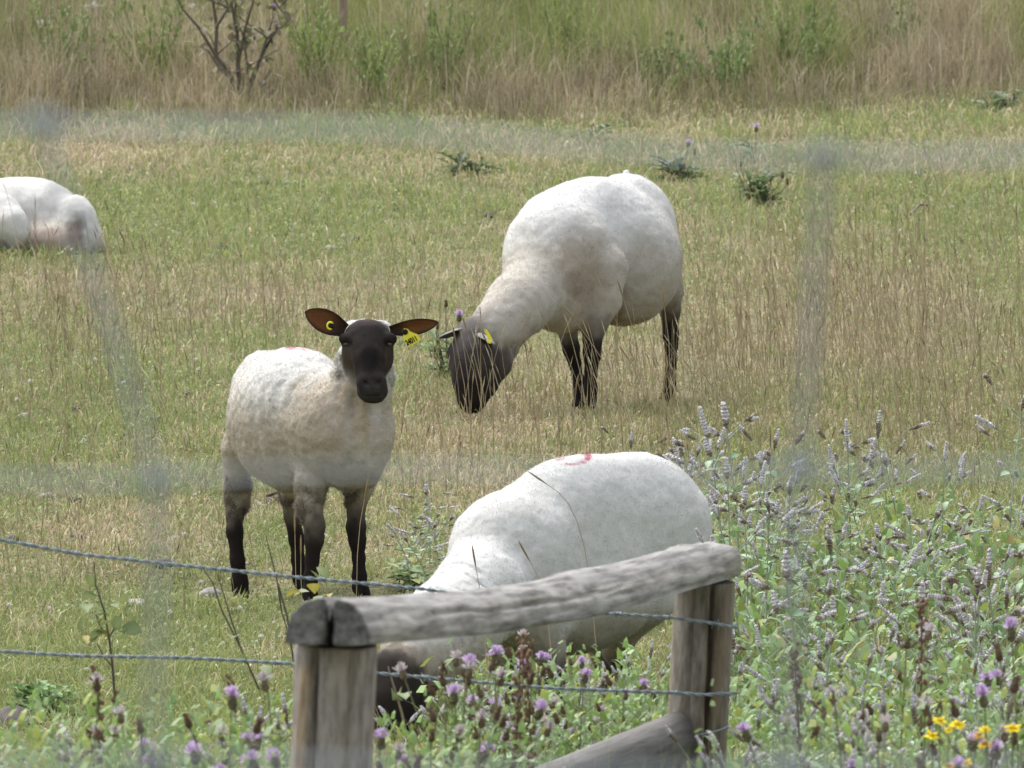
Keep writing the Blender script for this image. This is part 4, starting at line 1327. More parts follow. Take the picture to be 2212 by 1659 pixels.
def build_fence():
    base = np.array(world_at(1500, 1500, 29.0)); base[2] = float(land(base[0], base[1]))
    root = thing('rail_fence', 'weathered timber fence of two posts, half round top rail and barbed wires', 'fence', tuple(base))
    # post nearest the camera
    top = world_at(727, 1396, 23.55); bot = world_at(717, 1659, 23.55); ax = (bot - top) / np.linalg.norm(bot - top)
    gz = float(land(top[0], 23.55)); L = (top[2] - gz + .15) / -ax[2]
    me = log_mesh('near_post', L, .0735, .072, cracks=[(-2.12, .075, .38, L - 1.2, L + .3), (-1.2, .04, .10, L - .6, L + .2), (-1.65, .03, .07, L - .9, L - .2), (-.6, .05, .05, 0, L)], nz=110, nth=84, rough=.03, seed=3,
                  stripes=[(-2.42, .20, (1.18, 1.0, .74), L - .9, L - .02), (-2.10, .05, (.45, .4, .36), L - .7, L), (-2.10, .10, (.16, .13, .12), L - .075, L - .035)], rnd=.006)
    p = link('post', me, M_WOOD_A, root)
    foot = top + ax * L
    place_log(p, foot, top, (0, 1, 0), base)
    # far corner post
    top2 = world_at(1523, 1258, 29.05); bot2 = world_at(1502, 1659, 29.05); ax2 = (bot2 - top2) / np.linalg.norm(bot2 - top2)
    L2 = (top2[2] - float(land(top2[0], 29.05)) + .15) / -ax2[2]
    me = log_mesh('corner_post', L2, .0655, .066, cracks=[(-1.25, .085, .34, L2 - .75, L2 + .3), (-1.9, .05, .10, L2 - .6, L2 + .3), (-.6, .04, .05, 0, L2)], nz=110, nth=84, rough=.03, seed=9, rnd=.006,
                  stripes=[(-2.75, .45, (1.25, 1.25, 1.25), 0, L2), (-1.12, .4, (.86, .80, .72), 0, L2), (-1.27, .06, (.3, .27, .25), L2 - .5, L2), (-1.38, .09, (.12, .1, .09), L2 - .282, L2 - .245)], taper=(1.06, 1))
    p = link('post', me, M_WOOD_B, root)
    place_log(p, top2 + ax2 * L2, top2, (0, 1, 0), base)
    # third post, along the wires
    x3, y3 = -2.3, 27.3
    z3 = float(land(x3, y3))
    me = log_mesh('line_post', 1.25, .06, .06, cracks=[(-1.4, .06, .2, .4, 1.25)], seed=12, rough=.03, nz=40, nth=40)
    p = link('post', me, M_WOOD_B, root)
    place_log(p, (x3, y3, z3 - .15), (x3, y3, z3 + 1.1), (0, 1, 0), base)
    # half round rail on the post tops
    path = [(708, 1382, 23.38), (1000, 1357, 25.3), (1200, 1325, 26.7), (1385, 1276, 28.1), (1530, 1236, 29.1)]
    W = np.array([world_at(*q) for q in path])
    a, b = W[0], W[-1]
    z = (b - a); LR = np.linalg.norm(z); z = z / LR
    up = np.array([0, 0, 1.]); up = up - z * (up @ z); up /= np.linalg.norm(up)
    xx = np.cross(up, z)
    bow = np.array([[((w - a) @ z) / LR, (w - a) @ xx, (w - a) @ up] for w in W])
    me = log_mesh('top_rail', LR, .069, .069, cracks=[(-1.5, .22, .96, -.2, .10), (1.62, .09, .75, -.2, .35), (.5, .035, .14, .3, 3.5), (.15, .03, .12, 1.2, 5.2), (.95, .03, .10, 2.2, 5.5), (2.6, .06, .08, 1, 4)], flat=-.1, nz=170, nth=110, slit=(-.004, .0055), rough=.075, seed=21, zf=1.1, taper=(1.06, .98),
                  knobs=[(1.3, LR - .35, .12, .16), (2.6, LR - .08, .10, .28), (1.9, LR - .75, .2, .10), (.4, LR - .1, .12, .18), (1.57, LR - 2.2, .3, .08)], rnd=.012, bow=bow,
                  endtint=(.60, .61, .61), stripes=[(2.9, .5, (1.12, 1.1, 1.05), .1, LR)])
    r = link('rail', me, M_RAIL, root)
    place_log(r, a, b, tuple(up), base)
    # brace that takes the pull of the wires
    q0 = world_at(1475, 1590, 28.99)
    q1 = np.array([-1.75, 28.0, 0]); q1[2] = float(land(q1[0], q1[1])) - .05
    LB = np.linalg.norm(q1 - q0)
    me = log_mesh('brace_log', LB, .058, .055, cracks=[(.4, .05, .08, 0, LB)], seed=31, rough=.035, nz=60, nth=44, endtint=(.35, .33, .32))
    r = link('brace', me, M_BRACE, root)
    place_log(r, q0, q1, (0, 0, 1), base)
    # wires
    def wy(u): return 29.0 - (1500 - u) / (1500 + 1338) * 1.7 - .07
    for sd, L in ((1, [(1594, 1356), (1520, 1343), (1455, 1335), (1280, 1323), (1090, 1297), (910, 1272), (640, 1247), (340, 1216), (170, 1197), (0, 1166), (-400, 1085), (-1338, 960)]),
                  (2, [(1594, 1497), (1520, 1501), (1460, 1497), (1190, 1487), (820, 1455), (620, 1433), (400, 1421), (170, 1417), (0, 1407), (-500, 1370), (-1338, 1290)])):
        barbed_wire(root, base, [world_at(u, v, wy(u)) for u, v in L], sd)
    # short turn of wire round the post lower down
    th = np.linspace(-2.9, -.2, 20)
    c = world_at(1508, 1560, 29.05)
    v, f = tube_np(np.stack([c[0] + .071 * np.cos(th), c[1] + .071 * np.sin(th), c[2] + .012 * th], 1), .0022, 6)
    link('wire_tie', mesh_np('wire_tie', v - base, [f]), M_WIRE, root)

build_fence()

# ------------------------------------------------------------------ stock netting close to the camera
def build_netting():
    Yn = 5.83
    base = (0.0, Yn, float(land(0, Yn)))
    root = thing('wire_netting', 'thin grey wire stock netting close to the camera, out of focus', 'fence', base)
    base = np.array(base)
    # nodes of the mesh: rows of wires, columns of stays
    rows_seen = {2: [(-1600, 215), (90, 262), (1778, 332), (3300, 372), (4900, 380)],
                 3: [(-1300, 985), (350, 1030), (1730, 1012), (3200, 1050), (4700, 1060)],
                 4: [(-1350, 1640), (330, 1648), (1700, 1668), (3200, 1690), (4700, 1700)]}
    nodes = {}
    for rr in range(2, 9):
        for cc in range(-7, 12):
            if rr in rows_seen and 0 <= cc < 5:
                nodes[rr, cc] = rows_seen[rr][cc]
            else:
                k = min(max(rr, 2), 4)
                c0 = min(max(cc, 0), 4)
                u, v = rows_seen[k][c0]
                nodes[rr, cc] = (u + (cc - c0) * 1520, v + (rr - k) * 700)
    zlow = base[2] + .03
    def pos(rr, cc):
        p = world_at(*nodes[rr, cc], Yn)
        p[1] = Yn + .01 * math.sin(cc * 1.7 + rr)
        return p
    rows = [r for r in range(2, 9) if pos(r, 2)[2] > zlow]
    for r in rows:
        P, t = resample([pos(r, c) for c in range(-7, 12)], .02)
        P[:, 2] += .0025 * np.sin(t * 19 + r)
        v, f = tube_np(P, .0018 if r == 2 else .0014, 7)
        link('line_wire', mesh_np('line_wire', v - base, [f]), M_WIRE, root)
    for c in range(-7, 12):
        pts = [pos(r, c) for r in rows]
        if c == 1: pts = pts
        P, t = resample(pts, .01)
        k = np.ones(9) / 9
        if len(P) > 20:
            for d in range(3):
                P[4:-4, d] = np.convolve(P[:, d], k, 'valid')
        P[:, 1] -= .003
        v, f = tube_np(P, .0019, 7)
        parts = [(v, f)]
        s = link('stay_wire', mesh_np('stay_wire', v - base, [f]), M_WIRE, root)
        for r in rows:
            th = np.linspace(0, 5 * np.pi, 36)
            p = pos(r, c)
            kn = p + np.stack([np.linspace(-.007, .007, 36), .0034 * np.cos(th), .0034 * np.sin(th)], 1)
            v, f = tube_np(kn, .0016, 5)
            link('knot', mesh_np('netting_knot', v - base, [f]), M_WIRE, s)
    for x in (-2.3, 2.6):
        z0 = float(land(x, Yn + .06))
        me = log_mesh('netting_post', 1.4, .05, .05, seed=41, rough=.03, nz=30, nth=30)
        p = link('post', me, M_WOOD_B, root)
        place_log(p, (x, Yn + .07, z0 - .1), (x, Yn + .07, z0 + 1.3), (0, 1, 0), base)

build_netting()

# ------------------------------------------------------------------ plants
def leaf_np(L, W, droop=.35, fold=.35, nseg=4, wavy=0.0, seed=0, prof=(0, .62, 1, .78, 0)):
    """Oval folded leaf along +X, two quads per segment."""
    t = np.linspace(0, 1, nseg + 1)
    w = np.interp(t, np.linspace(0, 1, len(prof)), prof) * W / 2 + .0006
    r = np.random.default_rng(seed)
    a = -droop * t * 1.4
    x = np.concatenate([[0], np.cumsum(np.cos(a[:-1]))]) * L / nseg
    z = np.concatenate([[0], np.cumsum(np.sin(a[:-1]))]) * L / nseg
    jit = 1 + wavy * r.normal(0, 1, (2, len(t)))
    mid = np.stack([x, 0 * x, z], 1)
    lf = np.stack([x, w * jit[0], z + w * fold], 1); rt = np.stack([x, -w * jit[1], z + w * fold], 1)
    V = np.concatenate([lf, mid, rt])
    n = nseg + 1
    i = np.arange(nseg)
    F = np.concatenate([np.stack([i, i + n, i + n + 1, i + 1], 1), np.stack([i + n, i + 2 * n, i + 2 * n + 1, i + n + 1], 1)])
    return V, F

def leaf_me(name, L, W, col, seed=0, **k):
    r = np.random.default_rng(seed)
    V, F = leaf_np(L, W, seed=seed, **k)
    c = np.array(col) * r.uniform(.85, 1.15) * np.ones((len(V), 1))
    n = len(V) // 3
    c[n:2 * n] *= 1.25
    return mesh_np(name, V, [F], c)

def spike_me(name, L, R, seed, brown=.25):
    """Flower spike of close whorls along +Z: pale florets above, faded ones below."""
    r = np.random.default_rng(seed)
    nw, ns = max(5, int(L / .0075)), 8
    rows, cols = [], []
    bend = r.normal(0, .25)
    for i in range(nw):
        t0 = i / nw
        prof = min(1, .45 + 2.2 * t0) * (1 - max(0, t0 - .55) / .45 * .55)
        fade = sstep(brown + .15, brown - .1, t0)
        pale = np.array((.66, .625, .645)); old = np.array((.25, .205, .155))
        for dt, rr, dk in ((0.0, .7, .62), (.35, 1.0, 1.0), (.7, .97, 1.08)):
            t = (i + dt) / nw
            a = np.linspace(0, 2 * np.pi, ns, endpoint=False) + i * .7
            q = R * prof * rr * (1 + r.normal(0, .20, ns))
            rows.append(np.stack([np.cos(a) * q + bend * L * t * t * .6, np.sin(a) * q, L * t + r.normal(0, .0012, ns)], 1))
            c = (pale * (1 - fade) + old * fade) * dk
            cols.append(c * (1 + r.normal(0, .22, (ns, 1))))
    V = np.concatenate(rows + [np.array([[bend * L * .6, 0, L * 1.02]])]); C = np.concatenate(cols + [np.array([[.5, .45, .5]])])
    i, j = np.meshgrid(np.arange(len(rows) - 1), np.arange(ns), indexing='ij')
    a = (i * ns + j).ravel(); b = (i * ns + (j + 1) % ns).ravel()
    F = np.stack([a, b, b + ns, a + ns], 1)
    top = (len(rows) - 1) * ns
    T = np.array([(top + k, top + (k + 1) % ns, len(V) - 1) for k in range(ns)])
    return mesh_np(name, V, [F, T], np.clip(C, .02, .8), smooth=False)

MINT_LEAF = [leaf_me('mint_leaf', .052 + .012 * (i % 3), .027 + .004 * (i % 2), c, i, droop=.25 + .3 * (i % 3), fold=.3) for i, c in
             enumerate([(.23, .345, .20), (.20, .32, .165), (.27, .375, .24), (.205, .335, .13), (.29, .39, .26), (.34, .36, .12)])]
SPIKE = [spike_me('mint_spike', .045 + .012 * (i % 4), .0072 + .0008 * (i % 3), 50 + i, br) for i, br in enumerate([.0, .15, .35, .5, .75, .2, .4, .05])]

def axis_matrix(p, d, roll=0.0, axis='Z', s=1.0):
    d = Vector(d).normalized()
    q = d.to_track_quat(axis, 'Y' if axis == 'Z' else 'Z')
    return Matrix.Translation(Vector(p)) @ q.to_matrix().to_4x4() @ Matrix.Rotation(roll, 4, axis) @ Matrix.Scale(s, 4)

def put(name, me, mat, parent, M):
    o = link(name, me, mat, parent)
    o.matrix_local = M
    return o

def stem_mesh(name, paths, col, ns=5):
    parts = [tube_np(np.array(P), np.array(r), ns) for P, r in paths]
    v, f = join_np(parts)
    c = np.array(col) * np.ones((len(v), 1)) * (.8 + .4 * vnoise(v[:, 2] * 30, v[:, 0] * 30, 0, 3))[:, None]
    return mesh_np(name, v, [f], c)

def make_mint(seed, H, nspike=6, nleaf=10, spread=1.0, brown=False, ssize=1.0):
    r = np.random.default_rng(seed)
    root = thing('mint_plant', '', 'plant', (0, 0, 0))
    lean = r.normal(0, .16, 2)
    def ax(t): return np.array([lean[0] * t * t * H, lean[1] * t * t * H, H * t])
    paths = [([ax(t) for t in np.linspace(0, .9, 7)], np.linspace(.0034, .0022, 7))]
    spikes = []
    spikes.append((ax(.9), np.array([lean[0], lean[1], 1]) + r.normal(0, .12, 3) * [1, 1, 0], r.uniform(.85, 1.25)))
    az0 = r.uniform(0, 6.28)
    for k in range(nspike - 1):
        t = .86 - .34 * (k // 2) / max(1, (nspike - 1) / 2) - r.uniform(0, .04)
        az = az0 + (k % 2) * np.pi + (k // 2) * 1.57 + r.normal(0, .3)
        l = r.uniform(.045, .10) * spread
        o = np.array([math.cos(az), math.sin(az), 0])
        p = ax(t); up_ = r.uniform(.1, .6); q = p + o * l * .6 + np.array([0, 0, l * .4]); e = q + o * l * .45 + np.array([0, 0, l * up_])
        paths.append(([p, q, e], [.0017, .0013, .0011]))
        spikes.append((e, (e - q) + np.array([0, 0, r.uniform(-.02, .02)]), r.uniform(.6, 1.05)))
    link('stem', stem_mesh('mint_stem', paths, (.36, .41, .31)), M_LEAF, root)
    for p, d, s in spikes:
        i = r.integers(0, 8) if not brown else r.choice([2, 3, 4, 6])
        put('flower_spike', SPIKE[i], M_PETAL, root, axis_matrix(p, d, r.uniform(0, 6.28), 'Z', s * ssize))
    for k in range(nleaf):
        t = .08 + .80 * (k // 2 * 2 + .5) / nleaf
        az = az0 + (k % 2) * np.pi + (k // 2) * 1.57 + r.normal(0, .2)
        d = np.array([math.cos(az), math.sin(az), r.uniform(-.15, .45)])
        i = r.integers(0, 5) if t > .3 else r.integers(2, 6)
        put('leaf', MINT_LEAF[i], M_LEAF, root, axis_matrix(ax(t), d, r.normal(0, .3), 'X', r.uniform(.8, 1.25) * (1.1 - .45 * t)))
    root['H'] = H
    return root

def thistle_head_me(name, kind, seed):
    r = np.random.default_rng(seed)
    rows, cols = [], []
    ns = 9
    prof = [(0, .25), (.1, .75), (.3, 1), (.55, .92), (.75, .72), (.85, .6)]
    if kind == 'purple': body, bc = .013, np.array((.16, .15, .085))
    elif kind == 'fluff': body, bc = .011, np.array((.20, .155, .10))
    else: body, bc = .0105, np.array((.135, .09, .06))
    h = .024 if kind == 'purple' else .02
    for t, w in prof:
        a = np.linspace(0, 6.283, ns, endpoint=False) + t * 2
        q = body * .62 * w * (1 + r.normal(0, .1, ns))
        rows.append(np.stack([np.cos(a) * q, np.sin(a) * q, np.full(ns, h * t)], 1)); cols.append(bc * (1 + r.normal(0, .25, (ns, 1))))
    V = np.concatenate(rows); C = np.concatenate(cols)
    i, j = np.meshgrid(np.arange(len(rows) - 1), np.arange(ns), indexing='ij')
    a = (i * ns + j).ravel(); b = (i * ns + (j + 1) % ns).ravel()
    F = [np.stack([a, b, b + ns, a + ns], 1)]
    m = {'purple': 110, 'fluff': 60, 'brown': 26}[kind]
    col = {'purple': (.62, .47, .70), 'fluff': (.56, .50, .51), 'brown': (.16, .11, .075)}[kind]
    ang = r.uniform(0, 6.283, m); th = np.abs(r.normal(.15, .62, m)).clip(0, 1.45)
    d = np.stack([np.cos(ang) * np.sin(th), np.sin(ang) * np.sin(th), np.cos(th)], 1)
    p = np.array([0, 0, h * .78]) + d * [.003, .003, .001]
    l = r.uniform(.010, .0165, (m, 1)) * (.7 if kind == 'brown' else 1)
    s = np.cross(d, r.normal(0, 1, (m, 3))); s /= np.linalg.norm(s, axis=1, keepdims=True)
    w = .0022
    tv = np.stack([p - s * w * .4, p + s * w * .4, p + d * l + s * w * .5, p + d * l - s * w * .5], 1).reshape(-1, 3)
    tc_ = np.repeat(np.array(col) * r.uniform(.75, 1.3, (m, 1)), 4, 0)
    F.append(np.arange(4 * m).reshape(-1, 4) + len(V))
    return mesh_np(name, np.concatenate([V, tv]), F, np.clip(np.concatenate([C, tc_]), .01, .85), smooth=False)

THEAD = {k: [thistle_head_me('thistle_head', k, 70 + i) for i in range(3)] for k in ('purple', 'fluff', 'brown')}

def spiny_leaf_me(seed, L, W, col):
    r = np.random.default_rng(seed)
    n = 9
    t = np.linspace(0, 1, n)
    base = np.sin(np.pi * np.clip(t * .92 + .06, 0, 1)) ** .7 * W / 2
    zig = np.where(np.arange(n) % 2 == 0, 1.15, .45)
    z = -.25 * L * t ** 2
    x = t * L
    lift = base * .5 * np.where(np.arange(n) % 2 == 0, 1, .2)
    lf = np.stack([x + .012 * (zig > 1) * L * 2, base * zig, z + lift + r.normal(0, .002, n)], 1)
    rt = np.stack([x + .012 * (zig > 1) * L * 2, -base * zig, z + lift + r.normal(0, .002, n)], 1)
    mid = np.stack([x, 0 * x, z], 1)
    V = np.concatenate([lf, mid, rt]); i = np.arange(n - 1)
    F = np.concatenate([np.stack([i, i + n, i + n + 1, i + 1], 1), np.stack([i + n, i + 2 * n, i + 2 * n + 1, i + n + 1], 1)])
    c = np.array(col) * np.ones((len(V), 1)); c[n:2 * n] *= 1.3
    return mesh_np('thistle_leaf', V, [F], c, smooth=False)
TLEAF = [spiny_leaf_me(i, .10 + .02 * i, .035 + .006 * i, c) for i, c in enumerate([(.21, .29, .11), (.18, .255, .10), (.25, .32, .15), (.19, .27, .13)])]

def make_thistle(seed, H, heads, nleaf=9, headsize=1.0):
    """heads: kinds, the first at the very top."""
    r = np.random.default_rng(seed)
    root = thing('thistle_plant', '', 'plant', (0, 0, 0))
    lean = r.normal(0, .04, 2)
    def ax(t): return np.array([lean[0] * (t * t - 1) * H, lean[1] * (t * t - 1) * H, H * t])
    paths = [([ax(t) for t in np.linspace(0, 1, 8)], np.linspace(.0042, .0016, 8))]
    hs = [(ax(1) - np.array([0, 0, .026]) * headsize, np.array([lean[0], lean[1], 1]) + r.normal(0, .15, 3), heads[0])]
    for k, kd in enumerate(heads[1:]):
        t = .96 - .11 * (k // 2) - r.uniform(0, .05)
        az = k * 2.4 + r.uniform(0, 1)
        o = np.array([math.cos(az), math.sin(az), 0]); l = r.uniform(.035, .085)
        p = ax(t - .07); q = p + o * l * .7 + np.array([0, 0, l * .5]); e = q + o * l * .25 + np.array([0, 0, l * .6])
        paths.append(([p, q, e], [.0018, .0014, .0012])); hs.append((e, e - q, kd))
    link('stem', stem_mesh('thistle_stem', paths, (.22, .24, .12)), M_LEAF, root)
    for p, d, kd in hs:
        put('flower_head', THEAD[kd][r.integers(0, 3)], M_PETAL, root, axis_matrix(p, d, r.uniform(0, 6), 'Z', headsize * r.uniform(.9, 1.1)))
    for k in range(nleaf):
        t = .25 + .62 * k / nleaf
        az = k * 2.4 + r.normal(0, .3)
        put('leaf', TLEAF[r.integers(0, 4)], M_LEAF, root, axis_matrix(ax(t), (math.cos(az), math.sin(az), r.uniform(.0, .6)), r.normal(0, .3), 'X', r.uniform(.7, 1.2) * (1.15 - .5 * t)))
    root['H'] = H
    return root

def grow(proto, u, v, Y, label, cat, group, used, rotz=None, smin=.7, smax=1.45):
    """Set a plant so that its top reaches the sight line u, v at distance Y."""
    if 1090 < u < 1450 and Y < 29.3: Y = 29.3 + (Y * 7.3) % 1.2     # behind the brace
    p = world_at(u, v, Y)
    z = float(land(p[0], Y))
    s = (p[2] - z) / proto['H']
    if s < .3: return None
    o = proto if not used.get(proto.name) else copy_tree(proto)
    used[proto.name] = True
    o.location = (p[0], Y, z - .01)
    k = min(max(s, smin), smax)
    o.scale = (k, k, s)
    o.rotation_euler = (0, 0, random.uniform(0, 6.28) if rotz is None else rotz)
    o['label'] = label; o['category'] = cat
    if group: o['group'] = group
    return o

# --- horse mint beyond the corner post
USED = {}
MINT = [make_mint(200 + i, .55 + .03 * (i % 4), [5, 7, 6, 8, 5, 9, 4, 7][i], [10, 12, 10, 8, 12, 10, 12, 8][i], [1, 1.2, .9, 1.1, 1.3, 1, .8, 1.2][i], brown=i in (3, 6), ssize=1.12) for i in range(8)]

GRP_A, LAB_A = 'mint plants in the patch past the corner post', '%s mint beyond the fence'
GRP_B, LAB_B = 'mint plants in front of the wires', '%s blurred mint this side of the fence'
mint_spots = []   # u, v of the top, distance, label, group
MINT_TALL = [make_mint(240 + i, .98 + .04 * (i % 3), [5, 7, 6, 8, 5, 9, 4, 7][i], [16, 18, 16, 14, 18, 16, 18, 14][i], [1, 1.2, .9, 1.1, 1.3, 1, .8, 1.2][i], i in (3, 6), .86) for i in range(8)]
LOOK = ['five spiked', 'seven spiked wide', 'six spiked', 'eight spiked browning', 'five spiked sprawling', 'nine spiked full', 'four spiked browning', 'seven spiked splayed']
def mint_at(u, v, Y, lab, grp):
    i = random.randrange(8) if len(mint_spots) >= 8 else len(mint_spots)
    if '%s' in lab:
        zone = ''
        if grp in (GRP_A, GRP_B):
            far = (Y > 35.6) if grp == GRP_A else (Y > 28.8)
            side = ('against the corner post' if u < 1690 else 'past the corner post') if u < 1800 else (('above the yellow daisies' if u < 2000 else 'over the lone daisy') if u < 2120 else 'by the edge of view')
            zone = (' far, ' if far else ' ') + side
        lab = lab % LOOK[i] + zone
    o = grow((MINT_TALL if Y < 32.6 else MINT)[i], u, v, Y, lab, 'plant', grp, USED)
    if o: mint_spots.append((u, v, Y))
    return o

mint_at(1600, 872, 37.3, 'tallest branching mint with crowded lilac spikes, just past the near sheep rump', None)
mint_at(1565, 885, 37.5, 'mint stem with two upright spikes beside the tallest branching mint', None)
mint_at(1838, 905, 38.0, 'mint with upright lone spike over arching side spikes, in the dry stalks', None)
mint_at(1925, 903, 38.0, 'straight mint with single tall pale spike among the dry stalks', None)
mint_at(2035, 952, 37.9, 'dark spiked mint apart from the others at the edge of the dry stalks', None)
mint_at(2178, 845, 37.6, 'tall mint with side spikes standing at the edge of the view', None)
r0 = np.random.default_rng(77)
k = 0
while k < 60:
    u = r0.uniform(1490, 2260); Y = r0.uniform(33.0, 38.2)
    vtop = {True: 0}.get(False, 0) + 1020 + (38.2 - Y) * 62 + r0.normal(0, 45) + .03 * abs(u - 1620)
    if u < 1640 and Y > 35.9: u = r0.uniform(1575, 1760)
    if 1490 < u < 1570 and Y > 34: continue
    if mint_at(u, vtop, Y, LAB_A, GRP_A): k += 1
for u, v, Y in ((1545, 950, 37.6), (1640, 925, 37.2), (1668, 975, 37.0), (1580, 985, 36.9), (1620, 1010, 36.6), (1530, 990, 37.3), (1700, 1015, 36.6), (1655, 1050, 36.2), (1600, 1075, 36.0), (1800, 960, 37.7), (1875, 965, 37.7), (1950, 960, 37.6), (1990, 1000, 37.3), (1850, 1010, 37.2)):
    mint_at(u, v, Y, '%s mint in the first row beyond the fence, ' + ('around the tallest mint' if u < 1750 else 'fringing the dry stalks'), 'mint plants in the first row beyond the fence')
for u, v, Y in ((1405, 938, 38.3), (1430, 950, 38.2), (1490, 948, 38.0), (1455, 960, 38.1), (1520, 925, 37.8), (1380, 975, 38.2)):
    mint_at(u, v, Y, '%s low mint showing just over the back of the near sheep', 'mint spikes over the near sheep')
for u, v, Y in ((880, 1085, 38.4), (905, 1100, 38.3), (930, 1045, 38.4), (955, 1120, 37.6), (890, 1130, 37.9), (935, 1140, 37.4), (860, 1120, 38)):
    mint_at(u, v, Y, '%s small mint between the standing sheep and the near sheep', 'small mints between two sheep')
# blurred mint in front of the wires
k = 0
while k < 72:
    u = r0.uniform(1600, 2260); Y = r0.uniform(26.2, 31.5)
    v = 1335 + (31.5 - Y) * 46 + r0.normal(0, 50) + max(0, 1750 - u) * .35
    if u < 1625: u += 40
    if mint_at(u, v, Y, LAB_B, GRP_B): k += 1
k = 0
for u, v, Y in ((1060, 1405, 30.5), (1100, 1390, 31), (1140, 1380, 30.8), (1185, 1372, 31.2), (1215, 1352, 31.4), (1250, 1385, 30.6), (1290, 1365, 31.3), (1330, 1350, 31.5), (1365, 1372, 30.9), (1400, 1345, 31.4), (1425, 1380, 30.7), (1310, 1400, 30.2), (1170, 1420, 30.1), (1385, 1405, 30.2), (1235, 1410, 30.3)):
    mint_at(u, v, Y, '%s tall mint before the belly of the near sheep, under the rail', 'tall mints under the rail')
k = 0
while k < 34:
    u = r0.uniform(980, 1440); Y = r0.uniform(28.2, 32.8)
    v = 1385 + (32.8 - Y) * 42 + r0.normal(0, 40) + max(0, 1150 - u) * .4
    if mint_at(u, v, Y, '%s mint under the top rail, between the two posts', 'mint plants between the posts'): k += 1
k = 0
while k < 13:
    u = r0.uniform(-40, 640); Y = r0.uniform(25.8, 29)
    v = 1500 + (29 - Y) * 30 + r0.normal(0, 45) - (40 if u > 420 else 0)
    if mint_at(u, v, Y, '%s mint with fading heads by the barbed wire, before the open turf', 'mint plants by the barbed wire'): k += 1

# --- thistles
UT = {}
TH = [make_thistle(300 + i, .85, h, 9, hs) for i, (h, hs) in enumerate([(['purple', 'brown', 'brown', 'purple', 'brown', 'brown'], 1.0), (['purple', 'brown', 'purple', 'fluff', 'brown'], 1.05),
      (['purple', 'brown', 'brown', 'fluff', 'brown', 'brown', 'brown'], .95), (['purple', 'brown', 'brown', 'brown'], 1.1)])]
TF = [make_thistle(320 + i, .85, h, 9, 1.0) for i, h in enumerate([['fluff', 'brown', 'brown', 'fluff', 'brown'], ['brown', 'brown', 'fluff', 'brown', 'brown', 'brown', 'brown'], ['fluff', 'brown', 'purple', 'brown']])]
purple = [(1070, 1397, 27.5), (1168, 1402, 28.5), (1258, 1414, 27.6), (1262, 1440, 27.3), (981, 1480, 26.8), (1021, 1497, 28.5), (1117, 1494, 26.2), (1388, 1462, 27.4), (823, 1576, 25.8), (600, 1612, 25.2), (881, 1628, 26.5), (1236, 1566, 28),
          (501, 1486, 25.6), (473, 1645, 25.4), (531, 1578, 25.9), (2127, 1478, 25.8), (2185, 1338, 26.6), (2160, 1442, 28.5), (2097, 1580, 25.6), (2065, 1632, 25.2), (1840, 1640, 26.5)]
TLAB = {0: 'lilac thistle seen under the top rail', 1: 'lilac thistle before the turf beside the near post', 2: 'lilac thistle standing over the yellow daisies'}
for i, (u, v, Y) in enumerate(purple):
    z = 0 if 815 < u < 1440 else (1 if u < 815 else 2)
    grow(TH[i % 4], u, v, Y, TLAB[z] + [', six headed', ', with a second fluffy head', ', with a faded head', ', four headed'][i % 4], 'thistle', ['thistles between the posts', 'thistles before the turf', 'thistles over the daisies'][z], UT, smin=.9, smax=1.15)
faded = [(1080, 1440, 27.2), (1150, 1370, 28.2), (985, 1400, 28), (1010, 1425, 27.4), (960, 1440, 27), (1130, 1385, 28.6), (1040, 1530, 26.4), (930, 1560, 26.2), (1180, 1540, 27), (1350, 1480, 27.8), (1090, 1560, 26.6), (860, 1600, 26), (1300, 1520, 27.5),
         (306, 1540, 26), (250, 1560, 26.4), (575, 1448, 26), (190, 1555, 26.6), (420, 1600, 26), (140, 1610, 26), (330, 1620, 25.6), (480, 1560, 26.3), (210, 1450, 27),
         (1960, 1360, 28), (1700, 1540, 26.5), (2000, 1500, 26.4), (1900, 1560, 26), (2170, 1560, 26), (1800, 1480, 27)]
for i, (u, v, Y) in enumerate(faded):
    z = 0 if 815 < u < 1440 else (1 if u < 815 else 2)
    grow(TF[i % 3], u, v, Y, ['thistle with brown heads between the posts', 'thistle with brown heads before the barbed wire', 'thistle with brown heads amid corner thicket mint'][z] + [', two fluffy heads', ', one fluffy head', ', one lilac head left'][i % 3] + ((', close to the near post' if u < 1000 else ', midway' if u < 1135 else ', over the brace') if z == 0 else ''), 'thistle',
         ['faded thistles between the posts', 'faded thistles before the turf', 'faded thistles amid the mint'][z], UT, smin=.9, smax=1.15)

# --- yellow daisies
def daisy_me(seed, col=(.80, .64, .02), eye=(.66, .46, .02)):
    r = np.random.default_rng(seed)
    V, F, C = [], [], []
    for k in range(13):
        a = 2 * math.pi * k / 13 + r.normal(0, .08); l = r.uniform(.014, .0175); dz = r.normal(-.001, .002)
        d = np.array([math.cos(a), math.sin(a), 0]); s = np.array([-d[1], d[0], 0])
        b = len(V)
        V += [d * .004 - s * .0013, d * .004 + s * .0013, d * l * .7 + s * .003 + [0, 0, dz], d * l + [0, 0, dz * 2], d * l * .7 - s * .003 + [0, 0, dz]]
        C += [np.array(col) * r.uniform(.85, 1.15)] * 5
        F.append((b, b + 1, b + 2, b + 3, b + 4))
    Fq = np.array(F)
    v, f = ball((0, 0, .001), (.0065, .0065, .004), None, 10, 5)
    o = len(V)
    return mesh_np('daisy_head', np.concatenate([np.array(V), v]), [Fq, f + o], np.concatenate([np.array(C), np.array(eye) * np.ones((len(v), 1))]), smooth=False)
DAISY = [daisy_me(1), daisy_me(2), daisy_me(3, (.62, .40, .03), (.30, .17, .04))]
